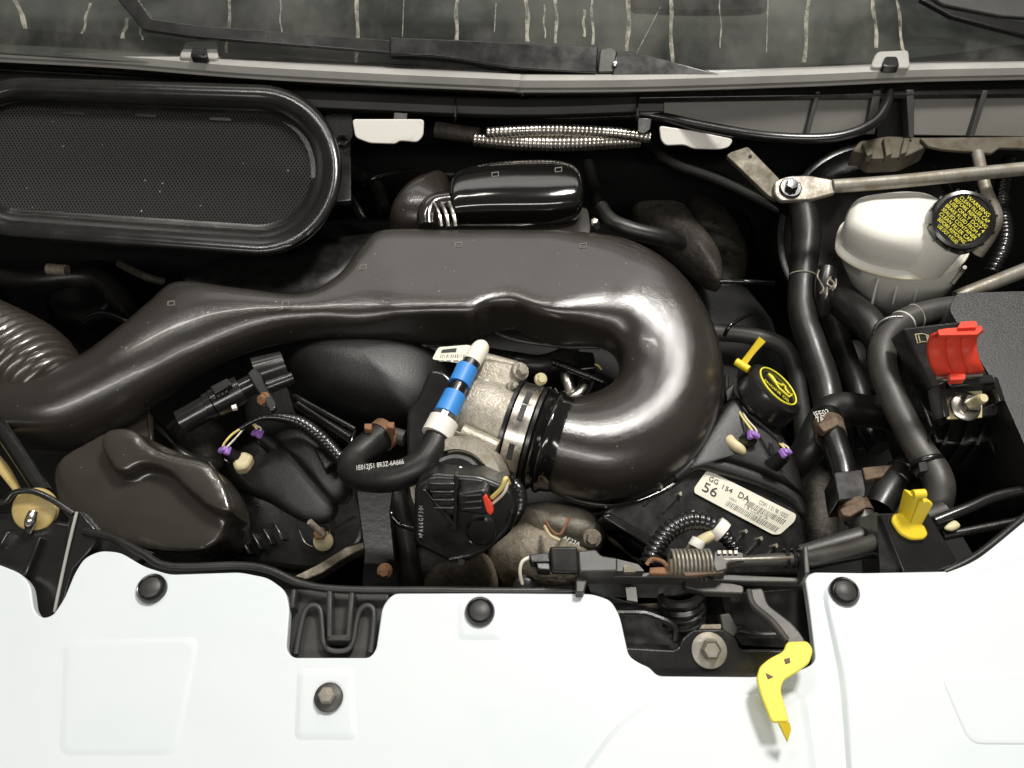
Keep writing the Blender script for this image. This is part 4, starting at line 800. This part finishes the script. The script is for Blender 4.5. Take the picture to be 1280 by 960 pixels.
# ================================================================== white front panel
t = thing('front_bodywork', 'glossy white painted front panel above the radiator', 'body panel')
PANEL = [(-80, 680), (0, 706), (25, 716), (38, 730), (42, 762), (52, 773), (66, 769), (80, 748), (93, 716), (105, 697), (125, 688), (150, 690), (180, 708), (212, 718), (300, 715), (335, 722), (357, 738),
         (362, 760), (358, 812), (366, 822), (462, 822), (470, 812), (478, 757), (492, 741), (560, 741), (740, 742), (764, 750), (775, 770), (786, 820), (800, 829), (812, 834), (822, 845), (945, 846), (1000, 838), (1020, 828),
         (1012, 760), (1006, 722), (1016, 715), (1080, 716), (1185, 714), (1222, 698), (1280, 652), (1380, 575), (1380, 1120), (-80, 1120)]
PP = plane(V(640, 760, .030), (0, -.10, .995))
mk('panel_skin', G().plate(PANEL, PP, .009, r=9), 'white', t, bevel=.0044, seg=5)
def pad(poly, h, r=10):
    P = np.array(rpoly(poly, r, 6)); c = P.mean(0); rows = []
    for d, f in ((-4, -.35), (0, .05), (3, .35), (6, .75), (9, .96), (12, 1.0), (18, 1.0)):
        L = np.linalg.norm(P-c, axis=1)[:, None]; Q = c+(P-c)*(1-d/np.maximum(L, 30))
        rows.append([V(q[0], q[1], off(PP, h*f)) for q in Q])
    g = G().grid(rows, closed_u=True); m = len(P); n0 = len(g.v)-m; g.f.append(tuple(range(n0, n0+m)))
    return mk('raised_pad', g, 'white', t, smooth=80)
pad([(372, 836), (442, 834), (446, 925), (368, 925)], .0011)
pad([(572, 746), (626, 746), (628, 800), (572, 800)], .0008)
pad([(80, 800), (250, 796), (222, 944), (74, 944)], .0005, 16)
pad([(1024, 726), (1200, 722), (1380, 660), (1380, 1100), (1068, 1100), (1050, 850)], .0034, 30)
pad([(700, 1000), (770, 905), (822, 868), (1006, 860), (1040, 1100), (690, 1100)], .0026, 24)
pad([(1168, 842), (1380, 830), (1380, 935), (1206, 935)], .0042, 20)
for x, y, lab in ((190, 736, 'beside the resonator box'), (600, 765, 'below the throttle motor'), (1055, 740, 'beside the hood latch')):
    c = V(x, y, off(PP, .0012 if x < 1000 else .0034)); k = m_at(c)
    tt = thing('push_pin', 'dark grey plastic push pin in the white panel ' + lab, 'fastener', 'push pins in the front panel')
    mk('pin_rim', G().lathe(c, PP[1], [(18.5*k, -.002), (18.5*k, .002), (16.5*k, .0034), (14.5*k, .0030), (14*k, .002)], n=36), 'black_sat', tt, smooth=60)
    mk('pin_centre', G().lathe(c, PP[1], [(13.3*k, -.001), (13.3*k, .0032), (12*k, .0040), (1*k, .0042)], n=36), 'cowl', tt, smooth=50)
c = V(411, 872, off(PP, .0024)); k = m_at(c)
tt = thing('hex_bolt', 'grey hex bolt with dark washer in the white panel', 'bolt')
mk('washer', G().lathe(c, PP[1], [(18*k, 0), (18*k, .0015), (14*k, .003)], n=32), 'dark_steel', tt, smooth=50)
mk('bolt_head', G().lathe(c+PP[1]*.002, PP[1], [(11*k, 0), (11*k, .006), (9*k, .0075), (2*k, .0078)], n=6), 'zinc', tt, smooth=20)
# support structure below the panel
mk('slam_panel', G().plate([(-80, 690), (120, 720), (300, 730), (370, 745), (470, 748), (760, 752), (900, 770), (1010, 775), (1200, 720), (1380, 640), (1380, 1120), (-80, 1120)], -.004, .012), 'black', kind='structure')
mk('front_seal', G().tube([V(106, 664, .028), V(140, 672, .03), V(178, 692, .032), V(212, 708, .032), V(300, 707, .032), V(338, 713, .032), V(378, 730, .03), V(430, 737, .03), V(540, 738, .03), V(640, 739, .028), V(730, 738, .026)], 5.2, n=14), 'rubber', label='grey rubber seal edging the white panel from resonator box to latch', cat='seal')
mk('front_seal', G().tube([V(1180, 716, .03), V(1222, 694, .032), V(1282, 646, .034), V(1340, 600, .034)], 5, n=14), 'rubber', label='black rubber seal edging the white panel near the yellow clip', cat='seal')
# bumper catch
t = thing('bumper_catch', 'dark grey moulded catch in the square notch of the white panel', 'catch')
cc = plane(V(418, 780, .020), (0, -.2, .98))
mk('catch_plate', G().plate([(352, 736), (486, 740), (480, 830), (352, 830)], off(cc, -.006), .01), 'cowl', t, bevel=.001)
mk('catch_ridge', G().tube([V(x, y, cc) for x, y in ((370, 818), (375, 790), (381, 765), (390, 757), (400, 762), (403, 785), (405, 803), (414, 813), (432, 813), (441, 802), (445, 780), (450, 763), (459, 757), (467, 764), (466, 790), (463, 816))], 4, n=10), 'cowl', t)
for a in ([(408, 738), (415, 738), (415, 800), (408, 800)], [(436, 740), (443, 740), (438, 800), (431, 800)], [(408, 793), (438, 793), (438, 801), (408, 801)], [(364, 736), (370, 736), (368, 760), (362, 760)]):
    mk('catch_rib', G().plate(a, off(cc, .008), .014), 'cowl', t, bevel=.0012)
mk('catch_slot', G().plate([(409, 802), (433, 802), (431, 811), (411, 811)], off(cc, -.0052), .001), 'deep', t)
# left corner bracket
t = thing('headlamp_bracket', 'black ribbed plastic bracket in the left notch of the white panel', 'bracket')
bk = plane(V(50, 690, .018), (.05, -.3, .95))
mk('bracket_body', G().plate([(-80, 650), (20, 640), (95, 655), (112, 690), (80, 790), (20, 790), (-80, 720)], bk, .02), 'black_sat', t, bevel=.003)
for a in ([(84, 650), (100, 637), (126, 668), (112, 690), (92, 712), (76, 768), (64, 772), (80, 690)], [(46, 672), (52, 670), (32, 722), (24, 722)], [(0, 664), (14, 664), (10, 668), (0, 684)]):
    mk('bracket_rib', G().plate(a, off(bk, .008), .014), 'black_sat', t, bevel=.0015)
mk('rib_edge', G().tube([V(96, 640, off(bk, .010)), V(84, 690, off(bk, .010)), V(68, 765, off(bk, .008))], 2.0, n=8), 'cowl_bead', t)
mk('bracket_hoop', G().tube([V(-30, 626, off(bk, .012)), V(4, 628, off(bk, .012)), V(18, 616, off(bk, .014)), V(40, 614, off(bk, .014)), V(64, 624, off(bk, .013)), V(92, 642, off(bk, .010))], 4, n=10), 'black_sat', t)
mk('bracket_foot', G().plate([(98, 648), (126, 664), (190, 690), (170, 706), (112, 690)], off(bk, -.004), .012), 'black_sat', t, bevel=.002)
t = thing('grommet', 'tan round plastic grommet with a small clip bolt in the corner bracket', 'grommet')
gc = V(44, 637, .030); k = m_at(gc); ga = nrm((.05, -.55, .8))
mk('grommet_disc', G().lathe(gc, ga, [(27*k, -.003), (27*k, .002), (24*k, .0035), (1*k, .0036)], n=36), 'tan', t, smooth=50)
mk('clip_bolt', G().tube([V(42, 640, .038), V(38, 652, .036), V(36, 664, .026)], [6, 7, 4], n=12), 'chrome', t)
mk('prop_rod', G().tube([V(-30, 492, -.01), V(10, 548, .004), V(56, 618, .018)], 10, n=18), 'black_sat', label='black stay rod leaning over the duct end', cat='rod')
mk('wood_strip', G().tube([V(-20, 560, -.015), V(4, 586, -.008), V(24, 616, .0)], [8, 7, 4], n=10, flat=.5), 'tan', label='tan plastic strip beside the black stay rod', cat='strip')

# ================================================================== hood latch
t = thing('hood_latch', 'dark steel hood latch with springs and a large flange bolt', 'latch')
lb = plane(V(880, 800, .016), (0, -.30, .95))
mk('mount_plate', G().plate([(770, 808), (846, 812), (852, 798), (866, 786), (905, 786), (920, 796), (926, 812), (1030, 812), (1030, 850), (770, 856)], lb, .006, r=6), 'black_sat', t, bevel=.0015)
mk('tray', G().plate([(752, 742), (820, 762), (845, 768), (884, 790), (884, 814), (770, 814)], off(lb, -.012), .004), 'black', t, bevel=.001)
mk('tray_lip', G().tube([V(770, 766, off(lb, .004)), V(800, 766, off(lb, .004)), V(815, 769, off(lb, .004)), V(842, 782, off(lb, .004)), V(843, 800, off(lb, .0))], 4, n=8), 'black_sat', t)
mk('rear_tray', G().plate([(900, 742), (1010, 735), (1012, 812), (926, 808), (912, 788)], off(lb, -.012), .004), 'black_sat', t, bevel=.001)
mk('tray_ridge', G().tube([V(918, 790, off(lb, -.004)), V(925, 787, off(lb, -.004)), V(950, 793, off(lb, -.006)), V(985, 792, off(lb, -.006))], 3.5, n=8), 'black_sat', t)
mk('side_wall', G().plate([(900, 768), (912, 766), (924, 788), (914, 800), (904, 790)], off(lb, -.002), .012), 'dark_steel', t, bevel=.001)
mk('cast_bit', G().plate([(846, 782), (902, 780), (900, 790), (870, 790), (850, 788)], off(lb, -.004), .01, r=3), 'alu_dirty', t)
mk('cast_bit', G().plate([(796, 755), (870, 752), (880, 768), (840, 766)], off(lb, -.016), .004), 'alu_dirty', t)
mk('top_rail', G().plate([(720, 722), (726, 713), (735, 712), (800, 715), (872, 716), (872, 722), (735, 721), (730, 740), (720, 740)], .040, .014, r=2), 'dark_steel', t, bevel=.001)
mk('cable_rail', G().plate([(890, 718), (905, 717), (1006, 722), (1006, 728), (930, 727), (892, 725)], .040, .008), 'dark_steel', t, bevel=.001)
mk('pivot_plate', G().plate([(856, 722), (872, 718), (930, 732), (930, 742), (880, 740), (856, 734)], .037, .008, r=4), 'dark_steel', t, bevel=.001)
mk('rail_web', G().plate([(732, 722), (872, 722), (868, 748), (740, 746)], plane(V(800, 735, .026), (0, -.7, .7)), .003), 'black', t)
mk('rail_tab', G().plate([(782, 734), (795, 734), (797, 752), (784, 750)], .036, .003), 'dark_steel', t)
mk('latch_coil', G().helix(V(853, 775, .004), V(851, 735, .028), .0145, .0038, 4), 'cable_dark', t)
mk('return_spring', G().helix(V(836, 703, .048), V(889, 703, .048), .0088, .0012, 10.5, n=8), 'zinc', t)
mk('spring_hook', G().tube([V(836, 711, .048), V(828, 702, .050), V(815, 699, .048), V(808, 706, .046)], 2.8, n=8), 'rust', t)
mk('rust_bar', G().plate([(812, 709), (850, 707), (876, 710), (876, 718), (812, 717)], .048, .004, r=2), 'rust', t, bevel=.001)
mk('rust_bar', G().plate([(854, 711), (900, 709), (906, 716), (856, 720)], .051, .004, r=3), 'rust_brown', t, bevel=.001)
mk('cable_nipple', G().plate([(892, 688), (910, 686), (930, 690), (932, 700), (910, 704), (910, 712), (895, 716), (890, 706)], .052, .012, r=3), 'dark_steel', t, bevel=.0015)
for x in (899, 906, 913, 920): mk('cable_tooth', G().plate([(x-2, 688), (x+2, 688), (x+2, 692), (x-2, 692)], .054, .003), 'zinc', t)
c = V(886, 813, off(lb, .0)); k = m_at(c)
fb = mk('flange_bolt', G().lathe(c, lb[1], [(22*k, 0), (22*k, .002), (15*k, .0035), (13*k, .0035)], n=36), 'zinc', t, smooth=50)
mk('bolt_head', G().lathe(c+lb[1]*.003, lb[1], [(12.5*k, 0), (12.5*k, .007), (10.5*k, .0085), (9*k, .0075), (2*k, .0075)], n=6), 'zinc', fb, smooth=20)
t = thing('release_lever', 'yellow tipped steel safety lever reaching over the white panel', 'lever')
mk('lever_arm', G().plate([(932, 736), (954, 734), (960, 755), (990, 778), (1002, 792), (1010, 806), (984, 808), (978, 795), (955, 772), (940, 758)], .044, .006, r=6), 'dark_steel', t, bevel=.0014)
mk('arm_fold', G().tube([V(936, 738, .046), V(942, 756, .047), V(965, 776, .047), V(984, 800, .046)], 4, n=8), 'dark_steel', t)
lv = plane(V(980, 840, .048), (0, -.12, .99))
mk('lever_tip', G().plate([(984, 802), (1010, 801), (1017, 812), (1012, 829), (1000, 838), (980, 850), (976, 862), (987, 903), (965, 903), (952, 870), (946, 848), (950, 833), (962, 823), (980, 814)], lv, .0035, r=5), 'yellow_pale', t, bevel=.001)
mk('bent_tip', G().prism([V(974, 903, .048), V(987, 903, .048), V(989, 912, .042), V(985, 926, .040), (V(980, 916, .044))], np.array((0, 0, -.003))), 'yellow', t)
mk('stamped_hole', G().plate([(980, 824), (987, 822), (988, 828), (982, 830)], off(lv, .0004), .0005), 'rust_brown', t)
mk('stamped_arrow', G().plate([(957, 841), (967, 846), (960, 849)], off(lv, .0004), .0005), 'rust_brown', t)
# latch connector
t = thing('latch_connector', 'grey and black electrical connector on the latch rail', 'connector')
mk('plug_shell', G().plate([(687, 683), (722, 683), (724, 716), (690, 715)], plane(V(705, 700, .050), (0, -.35, .93)), .018, r=4), 'rubber', t, bevel=.002)
mk('plug_nose', G().plate([(661, 693), (688, 690), (688, 702), (664, 702)], .046, .010, r=2), 'black_sat', t, bevel=.001)
mk('plug_nose', G().plate([(670, 702), (688, 701), (688, 712), (672, 711)], .044, .010, r=2), 'black', t, bevel=.001)
mk('socket', G().plate([(722, 688), (745, 686), (752, 694), (772, 697), (772, 714), (724, 715)], .049, .014, r=3), 'cowl', t, bevel=.0015)
mk('socket_tail', G().plate([(770, 698), (798, 705), (806, 714), (770, 714)], .047, .01, r=2), 'dark_steel', t, bevel=.001)
mk('clip_foot', G().plate([(780, 706), (790, 706), (795, 715), (780, 715)], .050, .004, r=1), 'zinc_dirty', t)
mk('plug_wire', G().tube([V(664, 696, .042), V(653, 702, .042), V(650, 716, .036), V(654, 734, .024)], 2.2, n=8), 'wire_white', t)
mk('wire_grommet', G().lathe(V(656, 734, .024), (0, -.4, .9), [(.009, -.006), (.009, .001), (.006, .003)], n=20), 'cable_dark', label='small black rubber grommet where the pale wire enters', cat='grommet')
# looms and cables at the right front
t = thing('wiring_loom', 'black ribbed loom hoop with white tape over the latch spring', 'loom')
mk('loom_hoop', G().tube([V(812, 706, .030), V(818, 688, .034), V(836, 664, .038), V(862, 651, .040), V(888, 655, .038), V(908, 672, .034), V(922, 692, .03)], [13, 12, 12, 12, 11, 10, 8], corr=(.0043, .14), n=18, sub=10), 'cable_dark', t)
mk('tape_wrap', G().lathe(V(899, 662, .037), V(908, 672, .034)-V(888, 655, .038), [(.0086, -.004), (.0090, 0), (.0086, .004)], n=24), 'white_part', t)
mk('taped_branch', G().tube([V(896, 666, .038), V(884, 672, .036), V(872, 680, .03), V(864, 690, .02)], [5, 7, 8, 9], n=14), 'cream', t)
mk('branch_band', G().tube([V(874, 674, .037), V(869, 684, .034)], [9, 10], n=14), 'white_part', t)
t = thing('release_cable', 'grey sheathed hood release cable running along the front edge', 'cable')
mk('cable_sheath', G().tube([V(905, 704, .046), V(960, 700, .044), V(1006, 698, .040), V(1060, 688, .03), V(1110, 672, .02), V(1180, 655, .0)], [6, 8, 9, 10, 10, 10], n=16), 'rubber_dusty', t)
mk('cable_core', G().tube([V(893, 700, .050), V(960, 698, .054), V(990, 697, .050)], 2.2, n=8), 'zinc', t)
mk('cable_guide', G().plate([(1004, 682), (1010, 682), (1013, 716), (1006, 718)], .056, .02), 'dark_steel', t, bevel=.001)
for x in (982, 992, 1000): mk('sheath_ring', G().lathe(V(x, 698, .042), (1, .05, -.05), [(.0066, -.0012), (.0074, 0), (.0066, .0012)], n=20), 'black', t)
mk('front_pipe', G().tube([V(1000, 692, .0), V(1060, 676, .005), V(1120, 660, .008), V(1180, 640, .01)], [10, 13, 14, 13], n=18), 'rubber_dusty', label='grey pipe behind the yellow clip bracket', cat='pipe')
mk('front_cable', G().tube([V(1010, 706, .018), V(1070, 694, .018), V(1120, 684, .018), V(1150, 680, .016)], 7, n=14), 'black_sat', label='thin black cable below the grey pipe', cat='cable')
mk('side_cable', G().tube([V(1168, 652, .018), V(1210, 635, .022), V(1255, 618, .024), V(1340, 606, .026)], 7, n=14), 'black_sat', label='black tube running from the yellow clip to the bay edge', cat='tube')
mk('side_cable', G().tube([V(1178, 670, .012), V(1220, 662, .014), V(1280, 650, .016)], 6, n=14), 'black', label='second black tube along the edge of the white panel', cat='tube')
mk('foil_scrap', G().pillow([(1180, 660), (1192, 651), (1200, 658), (1190, 664)], .020, .003), 'cream', label='small pale scrap beside the black tube', cat='scrap')
# yellow clip and its bracket
t = thing('clip_bracket', 'black square bracket post under the yellow clip', 'bracket')
yb = plane(V(1135, 690, .034), (.05, -.35, .93))
mk('bracket_face', G().plate([(1100, 642), (1160, 640), (1196, 700), (1180, 714), (1130, 716)], yb, .03, r=2), 'black_sat', t, bevel=.0015)
mk('bracket_side', G().plate([(1096, 640), (1106, 648), (1134, 716), (1100, 716)], off(yb, -.006), .03), 'black', t)
t = thing('prop_clip', 'bright yellow plastic clip for the hood prop', 'clip')
mk('clip_base', G().plate([(1115, 652), (1118, 642), (1130, 640), (1156, 656), (1161, 668), (1156, 674), (1140, 675), (1126, 668)], off(yb, .004), .004, r=6), 'yellow', t, bevel=.0015)
e = V(1143, 626, .070); b0 = V(1135, 660, .040)
mk('clip_jaw', G().prism([V(1129, 655, .040), V(1136, 661, .040), V(1149, 622, .070), V(1139, 619, .070)], np.array((-.003, .007, -.002))), 'yellow', t, bevel=.0015)
mk('clip_jaw', G().prism([V(1137, 662, .040), V(1153, 657, .042), V(1168, 630, .064), V(1160, 624, .066), V(1150, 628, .066)], np.array((-.002, .006, -.003))), 'yellow', t, bevel=.0015)
mk('clip_knob', G().tube([V(1141, 618, .070), V(1156, 617, .070)], [6, 6], n=14, sub=4), 'yellow', t)
# more dim things deep in the bay
deepset = [([(-60, 335, -.12), (30, 350, -.12), (120, 348, -.13), (170, 400, -.14), (200, 440, -.15)], 14, 'rubber', 'hose', 'dim black hose under the oval air inlet'),
  ([(150, 330, -.10), (180, 345, -.09), (205, 352, -.1)], 5, 'alu_dirty_dim', 'bracket', 'small pale bracket edge behind the duct peak'),
  ([(60, 336, -.08), (84, 338, -.08)], 7, 'alu_dirty', 'fitting', 'small dusty fitting under the oval air inlet'),
  ([(440, 215, -.06), (470, 232, -.06), (480, 262, -.07)], 9, 'rubber', 'hose', 'dim hose left of the resonator pod neck'),
  ([(455, 275, -.06), (440, 250, -.05), (425, 235, -.05)], 6, 'black_sat', 'cable', 'black cable between air inlet bracket and pod neck'),
  ([(735, 205, -.05), (742, 235, -.05), (748, 262, -.04)], 8, 'rubber', 'hose', 'short upright hose beside the resonator pod'),
  ([(880, 415, -.10), (940, 420, -.10), (985, 440, -.1), (1000, 500, -.12), (1005, 560, -.14)], 11, 'rubber_dusty', 'hose', 'dusty hose under the oil filler cap'),
  ([(1040, 400, -.1), (1060, 455, -.1), (1075, 500, -.1), (1085, 560, -.12)], 14, 'rubber', 'hose', 'deep upright hose between coolant hose and thick hose'),
  ([(1200, 580, -.06), (1230, 560, -.06), (1270, 575, -.06)], 9, 'rubber', 'hose', 'dark hose below the jump terminal'),
  ([(1180, 600, -.08), (1215, 615, -.08), (1255, 600, -.08)], 6, 'black_sat', 'cable', 'black cable low in the corner by the yellow clip'),
  ([(640, 225, -.12), (540, 215, -.12), (455, 200, -.12)], 7, 'rubber', 'pipe', 'dim pipe along the firewall behind the pod'),
  ([(800, 170, -.06), (840, 203, -.06), (900, 225, -.06), (975, 262, -.07)], 6, 'rubber_dusty', 'pipe', 'dusty pipe under the strut bracket'),
  ([(180, 520, -.11), (205, 545, -.10), (230, 570, -.1), (262, 580, -.12)], 8, 'rubber', 'hose', 'dim hose between resonator box and purge valve'),
  ([(490, 590, -.09), (505, 660, -.09), (515, 720, -.1), (520, 760, -.12)], 12, 'rubber_dusty', 'hose', 'dusty hose beside the steel strap bracket')]
for pts, r, m_, c_, lab in deepset: mk('deep_'+c_, G().tube([V(*p) for p in pts], r, n=14), m_, label=lab, cat=c_)
for q, z, lab in (([(985, 600), (1030, 590), (1045, 640), (1040, 700), (1000, 690)], -.13, 'grimy casting, colour darkened for shade, right of the labelled valve cover'), ([(210, 540), (255, 525), (285, 545), (270, 590), (225, 590)], -.14, 'grimy casting, colour darkened for shade, below the purge valve'), ([(860, 250), (905, 265), (935, 330), (900, 380), (870, 330)], -.16, 'grimy gearbox casting, colour darkened for shade, near the brake booster'), ([(500, 700), (540, 690), (600, 700), (600, 745), (500, 745)], -.13, 'grimy lower casting, colour darkened for shade, beside the steel strap')):
    mk('deep_casting', G().pillow(q, z, .03, under=1), 'alu_dirty_dim', label=lab, cat='casting')
# wires and small dim things in the dark
dim = [([(455, 232, -.03), (470, 222, -.02), (520, 212, -.03)], 3, 'thin dim cable behind the resonator pod'), ([(900, 352, -.05), (935, 352, -.045), (968, 354, -.05)], 3, 'thin shiny pipe beside the duct shoulder'),
       ([(905, 420, -.05), (915, 405, -.04), (940, 392, -.05)], 2.5, 'thin black wire behind the dipstick'), ([(105, 402, -.09), (130, 392, -.08), (160, 402, -.08), (170, 420, -.09)], 6, 'dim curved hose above the duct end'), ([(1100, 560, -.1), (1085, 530, -.1), (1110, 500, -.1)], 16, 'dim ribbed hose in the dark below the terminal box'),
       ([(485, 560+60, -.05), (488, 640, -.045), (500, 655, -.05), (520, 662, -.05)], 3.5, 'thin shiny black wire below the breather hose')]
for pts, r, lab in dim: mk('dim_hose' if r > 5 else 'thin_cable', G().tube([V(*p) for p in pts], r, n=10), 'gloss_black' if r < 5 else 'cable_dark', label=lab, cat='hose' if r > 5 else 'cable')
finish()
